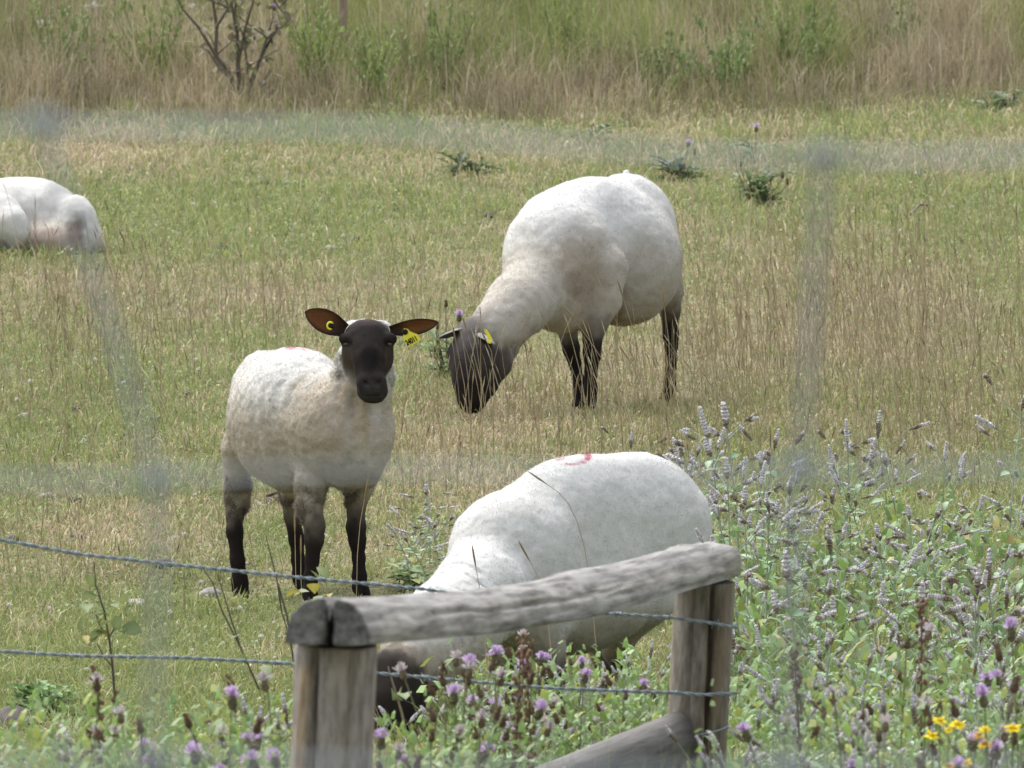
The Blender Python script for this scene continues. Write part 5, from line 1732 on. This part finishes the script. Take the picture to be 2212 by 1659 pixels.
def daisy_plant(label, heads, Y, group):
    b = world_at(heads[0][0], heads[0][1], Y)
    z = float(land(b[0], Y))
    root = thing('yellow_daisy', label, 'flower', (b[0], Y, z), group)
    paths = []
    base = np.array([b[0], Y, z])
    for (u, v, k, s) in heads:
        p = world_at(u, v, Y + random.uniform(-.05, .05)) - base
        paths.append(([np.array([0, 0, .0]), np.array([p[0] * .15, 0, p[2] * .55]), np.array([p[0] * .7, p[1] * .7, p[2] * .88]), p], [.0024, .002, .0015, .0012]))
        put('flower_head', DAISY[k], M_PETAL, root, axis_matrix(p, (random.uniform(-.3, .3), -.35, 1), random.uniform(0, 6), 'Z', s))
    link('stem', stem_mesh('daisy_stem', paths, (.17, .22, .08)), M_LEAF, root)
    for k in range(8):
        a = k * 2.4
        put('leaf', TLEAF[k % 4], M_LEAF, root, axis_matrix((0, 0, (.3 + .06 * k) * p[2]), (math.cos(a), math.sin(a), .4), 0, 'X', .7))
daisy_plant('clump of three yellow daisies nearest the post in the corner thicket', [(2030, 1556, 0, 1), (2068, 1564, 1, 1.15), (2012, 1588, 0, 1.05), (2115, 1588, 2, .8), (2050, 1576, 1, .7)], 25.6, None)
daisy_plant('single bright yellow daisy beside the daisy clump at the edge of view', [(2186, 1572, 1, 1.2), (2128, 1575, 0, .9), (2127, 1607, 2, 1.0)], 25.4, None)
daisy_plant('low yellow daisy half hidden under the lilac thistle flowers', [(2085, 1646, 0, .9), (2050, 1656, 2, .9)], 25.2, None)

# prototypes no spot used are dropped
for m in MINT + MINT_TALL + TH + TF:
    if not (USED.get(m.name) or UT.get(m.name)):
        for c in list(m.children): bpy.data.objects.remove(c)
        bpy.data.objects.remove(m)

# --- undergrowth: leafy green stuff below the flower heads
def undergrowth():
    A = []
    def add(n, u0, u1, Y0, Y1, h0, h1, keep=None):
        Y = r0.uniform(Y0, Y1, n); u = r0.uniform(u0, u1, n)
        x = (u - 1106) / FU * Y
        A.append((x, Y, r0.uniform(h0, h1, n)))
    add(5200, 1500, 2330, 33.0, 38.0, .02, .30)
    add(5200, 1560, 2330, 25.4, 33.0, .15, .62)
    add(2600, 900, 1560, 26.2, 33.6, .12, .42)
    add(700, 800, 1000, 26.2, 31, .1, .36)
    add(2600, -150, 800, 25.0, 29.5, .15, .55)
    x = np.concatenate([a[0] for a in A]); y = np.concatenate([a[1] for a in A]); hh = np.concatenate([a[2] for a in A])
    n = len(x)
    L = r0.uniform(.025, .06, n); W = L * r0.uniform(.3, .5, n)
    z = land(x, y) + hh * r0.uniform(.2, 1, n)
    lean = r0.uniform(.5, 1.4, n); az = r0.uniform(0, 6.283, n)
    g = np.array([(.21, .325, .12), (.20, .305, .085), (.25, .345, .18), (.30, .36, .09), (.17, .26, .085), (.38, .345, .16)])[r0.choice(6, n, p=[.25, .2, .22, .13, .15, .05])] * r0.uniform(.75, 1.25, (n, 1))
    blade_mesh('undergrowth_leaves', x, y, L, W, lean, az, g * .85, g * 1.08, curve=.2, face=az + np.pi / 2, z0=z, mat=M_LEAF)
    # leafy stems whose tops reach into view in front of the wires
    U, VT, Y = [], [], []
    for n_, u0, u1, va, vb, Ya, Yb in ((330, -120, 660, 1500, 1650, 25.0, 29.5), (260, 1000, 1440, 1400, 1640, 29.3, 32.5), (90, 800, 1080, 1560, 1660, 25.5, 28.5), (230, 1600, 2330, 1430, 1660, 25.4, 31.5)):
        U.append(r0.uniform(u0, u1, n_)); VT.append(r0.uniform(va, vb, n_)); Y.append(r0.uniform(Ya, Yb, n_))
    U, VT, Y = np.concatenate(U), np.concatenate(VT), np.concatenate(Y)
    P = world_at(U, VT, Y); gz = land(P[:, 0], Y); H = np.maximum(P[:, 2] - gz, .2); n = len(U)
    sc = np.array([(.25, .32, .15), (.22, .29, .11), (.32, .33, .18)])[r0.integers(0, 3, n)]
    leanv = np.abs(r0.normal(.08, .06, n)); azs = r0.uniform(0, 6.28, n)
    blade_mesh('undergrowth_stems', P[:, 0], Y, H, np.full(n, .005), leanv, azs, sc * .9, sc, curve=0, face=np.zeros(n), z0=gz, mat=M_LEAF)
    k = 20
    t = np.repeat(np.linspace(.42, 1.0, k)[None], n, 0) + r0.normal(0, .015, (n, k))
    off = np.sin(leanv)[:, None] * (t * H[:, None])
    X = (P[:, 0][:, None] + np.cos(azs)[:, None] * off).ravel(); YY = (Y[:, None] + np.sin(azs)[:, None] * off).ravel(); Z = (gz[:, None] + t * H[:, None] * np.cos(leanv)[:, None]).ravel()
    m = n * k
    L = r0.uniform(.022, .050, m) * (1.15 - .4 * t.ravel()); az = r0.uniform(0, 6.283, m)
    g = np.repeat(np.array([(.22, .335, .12), (.21, .315, .085), (.26, .35, .18), (.32, .37, .10), (.18, .27, .085)])[r0.integers(0, 5, n)], k, 0) * r0.uniform(.8, 1.2, (m, 1))
    blade_mesh('undergrowth_foliage', X, YY, L, L * r0.uniform(.28, .5, m), r0.uniform(.5, 1.4, m), az, g * .9, g * 1.08, curve=.25, face=az + np.pi / 2, z0=Z, mat=M_LEAF)
    # rank green grass between the flowering plants
    B = []
    for n_, u0, u1, Y0, Y1 in ((7000, 1500, 2330, 32.5, 38.2), (5500, 1540, 2330, 25, 32.5), (3600, 800, 1560, 26, 33.6), (4200, -150, 800, 24.8, 30)):
        Y = r0.uniform(Y0, Y1, n_); u = r0.uniform(u0, u1, n_)
        B.append(((u - 1106) / FU * Y, Y))
    x = np.concatenate([b[0] for b in B]); y = np.concatenate([b[1] for b in B]); n = len(x)
    tall = np.where(y < 32.5, np.clip(4.4 - y * .1255 - land(x, y), .4, 1.1), .2)
    L = r0.uniform(.3, 1.0, n) * tall
    t = r0.random(n) < .25
    c = np.where(t[:, None], TANS[r0.integers(0, 4, n)], GREENS[r0.integers(0, 5, n)]) * r0.uniform(.8, 1.2, (n, 1))
    blade_mesh('rank_grass', x, y, L, r0.uniform(.003, .0055, n), np.abs(r0.normal(.2, .2, n)), r0.uniform(0, 6.28, n), c * .75, c * 1.1)
undergrowth()

# ------------------------------------------------------------------ things in the open pasture
def ground_pt(u, v):
    """Where the sight line u, v meets the land."""
    b = (829.5 - v) / FU
    x, Y = flat_xy(u, v)
    for _ in range(12):
        Y = (CAMZ - float(land(x, Y))) / math.tan(PITCH - math.atan(b)); x = (u - 1106) / FU * Y
    return float(x), float(Y), float(land(x, Y))

def field_thistle(u, v, w, h, label, flowers, seed, col=(.135, .185, .085), nst=5):
    x, y, z = ground_pt(u, v)
    k = y / FU
    root = thing('field_thistle', label, 'thistle', (x, y, z - .01))
    r = np.random.default_rng(seed)
    paths, tops = [], []
    for i in range(nst):
        dx = r.uniform(-.5, .5) * w * k * .8; dy = r.uniform(-.08, .08); hh = h * k * r.uniform(.5, .95)
        p = [np.array([dx * .3, dy * .3, 0]), np.array([dx * .7, dy * .7, hh * .55]), np.array([dx, dy, hh])]
        paths.append((p, [.004, .003, .002])); tops.append(p)
    link('stem', stem_mesh('field_thistle_stem', paths, (.17, .17, .10)), M_LEAF, root)
    me = [spiny_leaf_me(seed + j, .12, .04, np.array(col) * (.8 + .2 * j)) for j in range(3)]
    for i in range(nst * 7):
        p = tops[i % nst]; t = r.uniform(.0, .95)
        q = p[0] * (1 - t) + p[2] * t
        az = r.uniform(0, 6.28)
        put('leaf', me[i % 3], M_LEAF, root, axis_matrix(q, (math.cos(az), math.sin(az), r.uniform(.1, .9)), 0, 'X', r.uniform(.5, 1.1)))
    for (fu, fv, kd, s) in flowers:
        p = np.array(world_at(fu, fv, y)) - np.array([x, y, z - .01])
        st = link('flower_stem', stem_mesh('flower_stem', [([p * [.3, 1, .3], p * [.8, 1, .7], p], [.003, .002, .0016])], (.17, .19, .10)), M_LEAF, root)
        put('flower_head', THEAD[kd][0], M_PETAL, root, axis_matrix(p, (.1, -.1, 1), 0, 'Z', s))
    return root

field_thistle(1640, 440, 120, 85, 'bushy green and brown thistle in short turf behind the big grazing sheep', [(1690, 385, 'brown', 1.0), (1700, 400, 'brown', 1), (1600, 360, 'brown', .8)], 401, nst=8)
field_thistle(1470, 393, 80, 60, 'dark low thistle just over the rump of the big grazing sheep', [(1486, 318, 'purple', .9), (1500, 335, 'brown', .9)], 402, (.085, .12, .06), 6)
field_thistle(1632, 350, 24, 60, 'thin lone thistle with purple tip standing in far turf', [(1633, 285, 'purple', 1.0)], 403, (.16, .21, .11), 1)
field_thistle(1015, 378, 95, 42, 'low dark thistle clump in the turf beyond the big grazing sheep', [(990, 345, 'brown', 1.0), (1040, 352, 'brown', 1.0)], 404, (.10, .135, .07), 6)
field_thistle(965, 815, 62, 120, 'green thistle half hidden by the head of the big grazing sheep', [(991, 695, 'purple', 1.15), (963, 664, 'brown', 1.0), (945, 712, 'brown', .9), (938, 765, 'brown', .8)], 405, (.17, .235, .10), 4)
field_thistle(2160, 240, 110, 45, 'low dark thistle clump far off near the tall grass edge', [(2190, 215, 'brown', 1.0)], 406, (.13, .17, .085), 5)
field_thistle(1280, 300, 20, 28, 'tiny thistle with dark head in the far turf', [(1280, 285, 'brown', 1.3)], 407, (.16, .2, .12), 1)
field_thistle(85, 1545, 110, 75, 'leafy green dock like thistle low in the turf corner by the barbed wire', [], 408, (.12, .20, .07), 8)
field_thistle(900, 1275, 90, 60, 'leafy green tuft beside the near sheep, just over the rail', [], 409, (.20, .25, .10), 5)

# bare dark stemmed shrub at the far edge
def bare_shrub():
    x, y, z = ground_pt(515, 236)
    root = thing('bare_shrub', 'dark bare stemmed dead shrub at the far edge of the pasture', 'shrub', (x, y, z))
    b = np.array([x, y, z])
    stems = [[(522, 236), (519, 190), (514, 140), (512, 70), (500, 10), (490, -60)], [(520, 232), (500, 170), (466, 120), (468, 60), (458, -10), (440, -80)], [(466, 120), (430, 60), (395, 20), (380, -10)],
             [(524, 234), (545, 170), (566, 118), (590, 75), (598, 66)], [(566, 118), (580, 70), (592, 28)], [(514, 140), (530, 60), (545, 10), (560, -60)], [(522, 236), (540, 215), (560, 190), (585, 150)],
             [(500, 170), (475, 150), (450, 110), (430, 100)], [(466, 60), (485, 30), (520, -20)], [(519, 190), (535, 150), (530, 110), (528, 60)]]
    paths = []
    r = np.random.default_rng(9)
    for i, s in enumerate(stems):
        P = np.array([world_at(u, v, y + .10 * math.sin(i * 2.1) * k / len(s)) - b for k, (u, v) in enumerate(s)])
        R = np.linspace(.013, .005, len(s)) * (1 if i in (0, 1, 3) else .6)
        link('stem', stem_mesh('shrub_stem', [(P, R)], (.19, .16, .125)), M_LEAF, root)
        paths.append(P)
    for i in range(26):
        P0 = paths[r.integers(0, len(paths))]; t = r.uniform(.15, .95) * (len(P0) - 1); j = min(int(t), len(P0) - 2)
        q = P0[j] * (1 - t + j) + P0[j + 1] * (t - j)
        d = np.array([r.normal(0, .10), r.normal(0, .05), r.uniform(.03, .16)])
        P = np.array([q, q + d * .5 + r.normal(0, .012, 3), q + d])
        link('twig', stem_mesh('shrub_twig', [(P, [.0035, .0026, .0016])], (.17, .135, .10), 4), M_LEAF, root)
        paths.append(P)
    me = [leaf_me('shrub_leaf', .05, .028, c, i) for i, c in enumerate([(.19, .175, .10), (.20, .23, .09), (.16, .135, .09)])]
    for k in range(200):
        P = paths[r.integers(0, len(paths))]
        t = r.uniform(.1, 1) * (len(P) - 1); i = min(int(t), len(P) - 2)
        q = P[i] * (1 - t + i) + P[i + 1] * (t - i)
        put('leaf', me[k % 3], M_LEAF, root, axis_matrix(q + r.normal(0, .02, 3), r.normal(0, 1, 3), 0, 'X', r.uniform(.6, 1.3)))
    for (u, v) in ((598, 66), (592, 24)):
        p = world_at(u, v, y) - b
        put('flower_head', THEAD['purple'][1], M_PETAL, root, axis_matrix(p, (0, -.2, 1), 0, 'Z', .9))
bare_shrub()

# far stake
def far_stake():
    x, Y = flat_xy(742, 0)
    y = 57.0
    top = world_at(741, -120, y); z = float(land(top[0], y))
    root = thing('wooden_stake', 'thin reddish brown wooden stake standing in the far tall grass', 'stake', (top[0], y, z))
    me = log_mesh('stake', top[2] - z, .019, .016, seed=51, rough=.05, nz=20, nth=16, cracks=[(-1.5, .08, .2, 0, 2)])
    link('pole', me, mat_wood('stake_wood', (.36, .285, .23), (.20, .15, .115), (.38, .26, .19), 12), root)
far_stake()

# white umbels and weeds in the rank grass
def umbel(u, v, y, w, label, group):
    x = (u - 1106) / FU * y
    z = float(land(x, y)); p = world_at(u, v, y) - np.array([x, y, z])
    root = thing('umbel_plant', label, 'flower', (x, y, z), group)
    r = np.random.default_rng(int(u))
    W = w * y / FU
    paths = [([np.zeros(3), p * .5, p - [0, 0, W * .5]], [.003, .0025, .002])]
    q = []
    for k in range(26):
        a = r.uniform(0, 6.28); rr = W * .5 * math.sqrt(r.random())
        e = p + np.array([math.cos(a) * rr, math.sin(a) * rr, -rr * .3 + r.normal(0, .003)])
        paths.append(([p - [0, 0, W * .5], e], [.0012, .0008]))
        q.append(ball(e, (.009, .009, .005), None, 7, 4))
    link('stem', stem_mesh('umbel_stem', paths, (.20, .24, .11), 4), M_LEAF, root)
    vv, ff = join_np(q)
    link('flower_head', mesh_np('umbel_head', vv, [ff], np.array((.62, .63, .60)) * np.ones((len(vv), 1))), M_PETAL, root)
for u, v, y, w, lab in ((95, 46, 57, 26, 'white umbel flower head in the far tall grass, nearest the shrub'), (26, 42, 57.5, 20, 'small upright white umbel near the edge of view in far grass'), (203, 8, 57.5, 34, 'wide white umbel at the very top of the far tall grass'), (415, 12, 58, 14, 'tiny white umbel beside the dead shrub')):
    umbel(u, v, y, w, lab, None)

def weed(u, y, w, h, col, seed, label):
    """Loose leafy weed growing through the rank grass."""
    x = (u - 1106) / FU * y; z = float(land(x, y))
    root = thing('bank_weed', label, 'plant', (x, y, z))
    r = np.random.default_rng(seed)
    k = y / FU
    paths, tops = [], []
    m = 16
    for i in range(m):
        p0 = np.array([r.normal(0, .06) * w * k * 2, r.normal(0, .05), 0]) if i else np.zeros(3)
        p1 = p0 + np.array([r.normal(0, .42) * w * k, r.normal(0, .25), h * k * r.uniform(.45, 1.15)])
        paths.append(([p0, p0 * .5 + p1 * .5 + r.normal(0, .01, 3), p1], [.003, .0025, .0016])); tops.append((p0, p1))
    link('stem', stem_mesh('weed_stem', paths, (.22, .25, .12), 4), M_LEAF, root)
    n = 520
    t = r.uniform(.25, 1.03, n) ** .8; j = r.integers(0, m, n)
    P0 = np.array([a for a, _ in tops])[j]; P1 = np.array([b for _, b in tops])[j]
    q = P0 * (1 - t[:, None]) + P1 * t[:, None] + r.normal(0, .016, (n, 3)); q[:, 2] = np.maximum(q[:, 2], .03)
    c = np.array(col) * .78 * r.uniform(.7, 1.25, (n, 1))
    az = r.uniform(0, 6.28, n)
    o = blade_mesh('foliage', q[:, 0], q[:, 1], r.uniform(.025, .05, n), r.uniform(.006, .013, n), r.uniform(.3, 1.4, n), az, c * .95, c * 1.1, face=az + 1.57, z0=q[:, 2], mat=M_LEAF)
    o.parent = root
for i, (u, y, w, h, c, lab) in enumerate([(1570, 55.6, 130, 170, (.22, .295, .105), 'bushy green weed in the far tall grass above the big grazing sheep'), (1730, 56.2, 110, 210, (.23, .30, .10), 'tall green weed beside the bushy one in the far tall grass'),
                                     (690, 55.6, 110, 190, (.26, .33, .10), 'bright green weed between the dead shrub and the stake'), (800, 55.4, 90, 150, (.25, .315, .10), 'green weed just past the thin stake in the far grass'),
                                     (330, 55.6, 130, 200, (.26, .32, .11), 'broad green weed in the far tall grass before the dead shrub'), (120, 55.7, 130, 190, (.25, .31, .115), 'green weed under the white umbels in the far tall grass'),
                                     (1210, 56.4, 150, 200, (.27, .325, .11), 'pale green weed in the middle of the far grass bank'), (1950, 57.2, 120, 170, (.24, .28, .12), 'dull green weed in the dry end of the far grass bank'),
                                     (960, 56, 140, 210, (.26, .325, .115), 'grass green weed past the stake in the far bank'), (1420, 55.7, 70, 110, (.25, .30, .115), 'small green weed low in the far bank')]):
    weed(u, y, w, h, c, 500 + i, lab)

# droppings, stones, clover heads, a stick
M_DUNG = mat_plain('dry_dung', (.085, .075, .068), .85, .2, var=.4, scale=90, bump=.8)
M_STONE = mat_plain('field_stone', (.27, .25, .245), .85, .2, var=.3, scale=60, bump=.6)
def lump_me(name, seed, r3):
    r = np.random.default_rng(seed)
    v, f = ball((0, 0, 0), r3, None, 14, 9)
    n = fbm(v[:, 0] * 55 + seed, v[:, 1] * 55, v[:, 2] * 55, seed, 3)
    return mesh_np(name, v * (.55 + .9 * n)[:, None], [f])
LUMPS = [lump_me('lump', 600 + i, (.03, .025, .02)) for i in range(4)]
lumps = [(570, 398, 1.0, 'd'), (20, 1172, .9, 'd'), (157, 1170, 1.1, 'd'), (290, 1312, 1.3, 's'), (345, 1224, 1.2, 'd'), (448, 1245, 1.1, 's'), (157, 1085, .8, 'd'), (95, 1076, .8, 's'), (330, 912, .9, 'd'), (395, 858, .8, 'd'), (160, 888, .7, 'd'),
         (45, 905, 1.0, 's'), (770, 520, .8, 'd'), (1055, 470, .9, 'd'), (715, 540, .8, 's'), (475, 540, .9, 'd'), (620, 398, .6, 's'), (1195, 640, .7, 'd'), (1990, 380, .9, 's'), (2070, 1180, .9, 'd'), (590, 1088, 1.0, 'd'), (30, 1572, 2.6, 'd'), (400, 330, .7, 'd'), (340, 240, .6, 's')]
places = ['near the far tall grass', 'level with the lying sheep', 'in the stubble before the standing sheep', 'close to the barbed wire']
for i, (u, v, s, kd) in enumerate(lumps):
    x, y, z = ground_pt(u, v)
    pl = 'beyond the big grazing sheep' if v < 700 else ('in the turf level with the standing sheep' if v < 1100 else 'in the turf near the upper barbed wire')
    nm = 'dung_clod' if kd == 'd' else 'field_stone'
    o = link(nm, LUMPS[i % 4], None, None, (x, y, z + .004))
    o.scale = (s, s, s * .9); o.rotation_euler = (0, 0, i * 1.3)
    if not o.material_slots: o.data.materials.append(M_DUNG)
    o.material_slots[0].link = 'OBJECT'; o.material_slots[0].material = M_DUNG if kd == 'd' else M_STONE
    if s > 2: tag(o, 'big dark clod in the bottom corner below the barbed wires', 'clod')
    elif s > 1.25: tag(o, 'largest grey stone in the turf between the two barbed wires', 'stone')
    else: tag(o, ('dark dung clod lying ' if kd == 'd' else 'pale grey stone lying ') + pl, 'clod' if kd == 'd' else 'stone', ('dung clods ' if kd == 'd' else 'stones ') + pl)

def clover_me(seed):
    r = np.random.default_rng(seed)
    V, F, C = [], [], []
    for k in range(40):
        d = r.normal(0, 1, 3); d /= np.linalg.norm(d); d[2] = d[2] * .8 + .15
        s = np.cross(d, r.normal(0, 1, 3)); s /= np.linalg.norm(s)
        b = len(V); V += [d * .003 - s * .0015, d * .003 + s * .0015, d * .010 + s * .001, d * .010 - s * .001]; F.append((b, b + 1, b + 2, b + 3)); C += [np.array((.62, .60, .56)) * r.uniform(.8, 1.2)] * 4
    for k in range(1):
        v, f = tube_np([(0, 0, -.05), (.002, 0, -.02), (0, 0, 0)], [.0012, .001, .001], 4)
        F2 = f + len(V); V = np.concatenate([np.array(V), v]); C = np.concatenate([np.array(C), np.array((.18, .24, .1)) * np.ones((len(v), 1))])
    return mesh_np('clover_head', V, [np.array(F), F2], C, smooth=False)
CLOV = [clover_me(i) for i in range(3)]
rc = np.random.default_rng(31)
cl = [(295, 1345), (588, 1372), (362, 1353), (515, 1345), (345, 1106), (838, 1140), (180, 1478), (775, 1290), (100, 1350), (550, 1420), (560, 1410), (620, 1420), (600, 1408), (640, 1425), (585, 1425), (1690, 495), (1845, 482), (2060, 475), (415, 470), (1270, 560), (310, 860), (60, 860), (425, 830), (700, 1190),
      (740, 540), (980, 900), (1330, 950)] + [(rc.uniform(0, 620), rc.uniform(780, 1450)) for _ in range(22)]
for i, (u, v) in enumerate(cl):
    x, y, z = ground_pt(u, v)
    o = link('clover_flower', CLOV[i % 3], M_PETAL, None, (x, y, z + rc.uniform(.03, .055)))
    o.rotation_euler = (rc.normal(0, .3), rc.normal(0, .3), i); s = rc.uniform(.5, .9); o.scale = (s, s, s)
    far = v < 700
    tag(o, 'tiny white clover head in the far turf by the big grazing sheep' if far else 'tiny white clover head in the turf around the standing sheep', 'flower', 'clover heads in the far turf' if far else 'clover heads around the standing sheep')

def stick(pts, r, label, col=(.14, .10, .075)):
    W = [ground_pt(u, v) for u, v in pts]
    b = np.array(W[0])
    P = np.array([[x, y, z + .02 + .02 * (i % 2)] for i, (x, y, z) in enumerate(W)]) - b
    o = link('fallen_stick', stem_mesh('stick', [(P, np.linspace(r, r * .6, len(P)))], col, 6), M_LEAF, None, tuple(b))
    tag(o, label, 'stick')
stick([(1972, 474), (1990, 465), (2010, 455)], .006, 'short brown stick lying in the far turf past the bushy thistle')
stick([(575, 1085), (600, 1090), (640, 1084)], .007, 'dark stick on the ground behind the standing sheep legs')

# saplings with few leaves, bramble sprays and long reeds before the turf
def sapling(label, stems, Y, lf, seed, col=(.12, .10, .085)):
    b = world_at(*stems[0][0], Y); z = float(land(b[0], Y)); base = np.array([b[0], Y, z])
    root = thing('sapling', label, 'plant', tuple(base))
    r = np.random.default_rng(seed)
    allp = []
    for i, s in enumerate(stems):
        P = np.array([world_at(u, v, Y + .05 * i) - base for u, v in s])
        if i == 0: P = np.concatenate([[[P[0, 0] * .5, 0, 0]], P])
        link('stem', stem_mesh('sapling_stem', [(P, np.linspace(.0038 if i == 0 else .0024, .0014, len(P)))], col), M_LEAF, root)
        allp.append(P)
    me = [leaf_me('sapling_leaf', .045, .032, c, i, droop=.5) for i, c in enumerate([(.15, .195, .085), (.18, .215, .085), (.30, .27, .06)])]
    for (u, v, k) in lf:
        p = world_at(u, v, Y + r.normal(0, .02)) - base
        put('leaf', me[k], M_LEAF, root, axis_matrix(p, r.normal(0, 1, 3) * [1, 1, .4], r.normal(0, .5), 'X', r.uniform(.75, 1.2)))
    return root
sapling('slim dark stemmed sapling with sparse green leaves in the turf by the barbed wire', [[(250, 1534), (243, 1440), (236, 1380), (225, 1320), (207, 1265), (203, 1215)], [(236, 1380), (215, 1350), (205, 1320)], [(236, 1375), (255, 1345), (262, 1325)], [(243, 1440), (225, 1420), (210, 1390)]], 30.5,
        [(205, 1300, 0), (200, 1330, 0), (215, 1345, 1), (232, 1362, 0), (255, 1342, 1), (262, 1355, 0), (203, 1375, 2), (190, 1305, 0), (245, 1300, 1), (230, 1310, 0), (250, 1330, 0), (190, 1240, 1), (215, 1290, 0), (268, 1370, 0), (205, 1362, 2), (250, 1375, 1), (180, 1330, 1)], 1)
sapling('twin dark arching stems with drooping seed heads beside the near post', [[(640, 1560), (637, 1450), (620, 1330), (600, 1260), (575, 1160)], [(560, 1490), (520, 1400), (480, 1320), (460, 1260), (440, 1230)], [(600, 1260), (608, 1320), (620, 1360)], [(520, 1400), (500, 1340), (470, 1240)]], 31.0,
        [(610, 1350, 1), (622, 1345, 0), (655, 1280, 2), (640, 1425, 0), (515, 1420, 0), (500, 1380, 1), (560, 1440, 0)], 2)
sapling('bramble spray with yellowish leaves by the feet of the standing sheep', [[(640, 1500), (655, 1390), (660, 1330), (668, 1290)], [(660, 1330), (690, 1300), (702, 1285)]], 31.4, [(668, 1278, 1), (680, 1283, 2), (702, 1286, 1), (690, 1262, 1), (655, 1300, 0), (712, 1290, 2), (684, 1225, 1)], 3)
sapling('thin vine with small leaf in front of the near sheep face', [[(880, 1600), (868, 1540), (850, 1480), (838, 1440)]], 29.0, [(862, 1500, 1), (872, 1498, 0), (848, 1512, 0)], 4, (.33, .28, .18))

def dock(u, v, Y, h, label, group):
    p = world_at(u, v, Y); z = float(land(p[0], Y))
    H = p[2] - z
    root = thing('dock_plant', label, 'plant', (p[0], Y, z), group)
    r = np.random.default_rng(int(u + v))
    ax = lambda t: np.array([.03 * math.sin(t * 2 + u), 0, H * t])
    link('stem', stem_mesh('dock_stem', [([ax(t) for t in np.linspace(0, .97, 6)], np.linspace(.0035, .002, 6))], (.17, .12, .085)), M_LEAF, root)
    q = []
    for k in range(60):
        t = 1 - h * r.random() ** 1.2
        a = r.uniform(0, 6.28); d = .004 + .008 * r.random()
        q.append(ball(ax(t) + [math.cos(a) * d, math.sin(a) * d, r.normal(0, .004)], (.0045, .0045, .006), None, 6, 4))
    vv, ff = join_np(q)
    o = link('seed_head', mesh_np('dock_seeds', vv, [ff], np.array((.24, .155, .10)) * r.uniform(.7, 1.4, (len(vv), 1))), M_PETAL, root)
for u, v, Y in ((215, 1445, 27.5), (1135, 1372, 28.5), (1145, 1400, 28), (2020, 1300, 29), (1710, 1390, 29)):
    dock(u, v, Y, .28, 'brown dock seed stalk ' + (('between the posts, taller of a pair' if v < 1390 else 'between the posts, shorter of a pair') if 815 < u < 1440 else (('before the turf by the barbed wire, ' + {215: 'beside the slim sapling'}.get(u, '')) if u < 815 else ('in dry stalks at the edge of view' if v < 900 else 'in the mint thicket'))), 'dock stalks')

# long dry bents leaning in front of the sheep
def bent(pts, Y, label, head=True, col=(.44, .36, .23), hc=(.30, .22, .12)):
    b = world_at(*pts[0], Y); z = float(land(b[0], Y)); base = np.array([b[0], Y, z])
    P = np.array([world_at(u, v, Y) - base for u, v in pts])
    if P[0, 2] > .01: P = np.concatenate([[[P[0, 0] + .04, 0, -.01]], P])
    R = np.linspace(.0013, .0008, len(P))
    root = thing('grass_bent', label, 'grass stalk', tuple(base), 'single grass stalks before the sheep')
    link('stalk', stem_mesh('bent_stalk', [(P, R)], col, 4), M_LEAF, root)
    if head:
        d = P[-1] - P[-2]; d /= np.linalg.norm(d)
        link('seed_head', stem_mesh('bent_head', [([P[-1] - d * .004, P[-1] + d * .02, P[-1] + d * .045, P[-1] + d * .058], [.001, .0028, .0025, .0006])], hc, 5), M_LEAF, root)
for pts, Y in (([(770, 1290), (772, 1200), (778, 1130), (788, 1075)], 37.2), ([(640, 1290), (638, 1200), (637, 1150)], 37.4), ([(652, 1290), (650, 1240), (650, 1200)], 37.3), ([(1275, 1260), (1262, 1180), (1246, 1125), (1228, 1088), (1205, 1062), (1180, 1045)], 34.6),
               ([(1040, 1300), (1036, 1270), (1028, 1225)], 34.0), ([(1180, 1290), (1165, 1250), (1143, 1210)], 34.0), ([(1050, 900), (1040, 830), (1022, 760), (1010, 720)], 42.2), ([(1010, 900), (1003, 830), (985, 740)], 42.3), ([(1075, 900), (1066, 820), (1062, 760), (1052, 740)], 42.3),
               ([(1352, 880), (1310, 790), (1270, 730), (1240, 690)], 42.4), ([(1400, 880), (1370, 720), (1345, 640)], 42.4), ([(1470, 960), (1400, 840), (1360, 780)], 42), ([(1450, 880), (1445, 740), (1435, 660)], 42.5)):
    bent(pts, Y, 'long dry grass stalk rising in front of ' + ('the standing sheep legs' if Y > 36 and Y < 38 else ('the near sheep white flank' if Y < 36 else 'the big grazing sheep')))
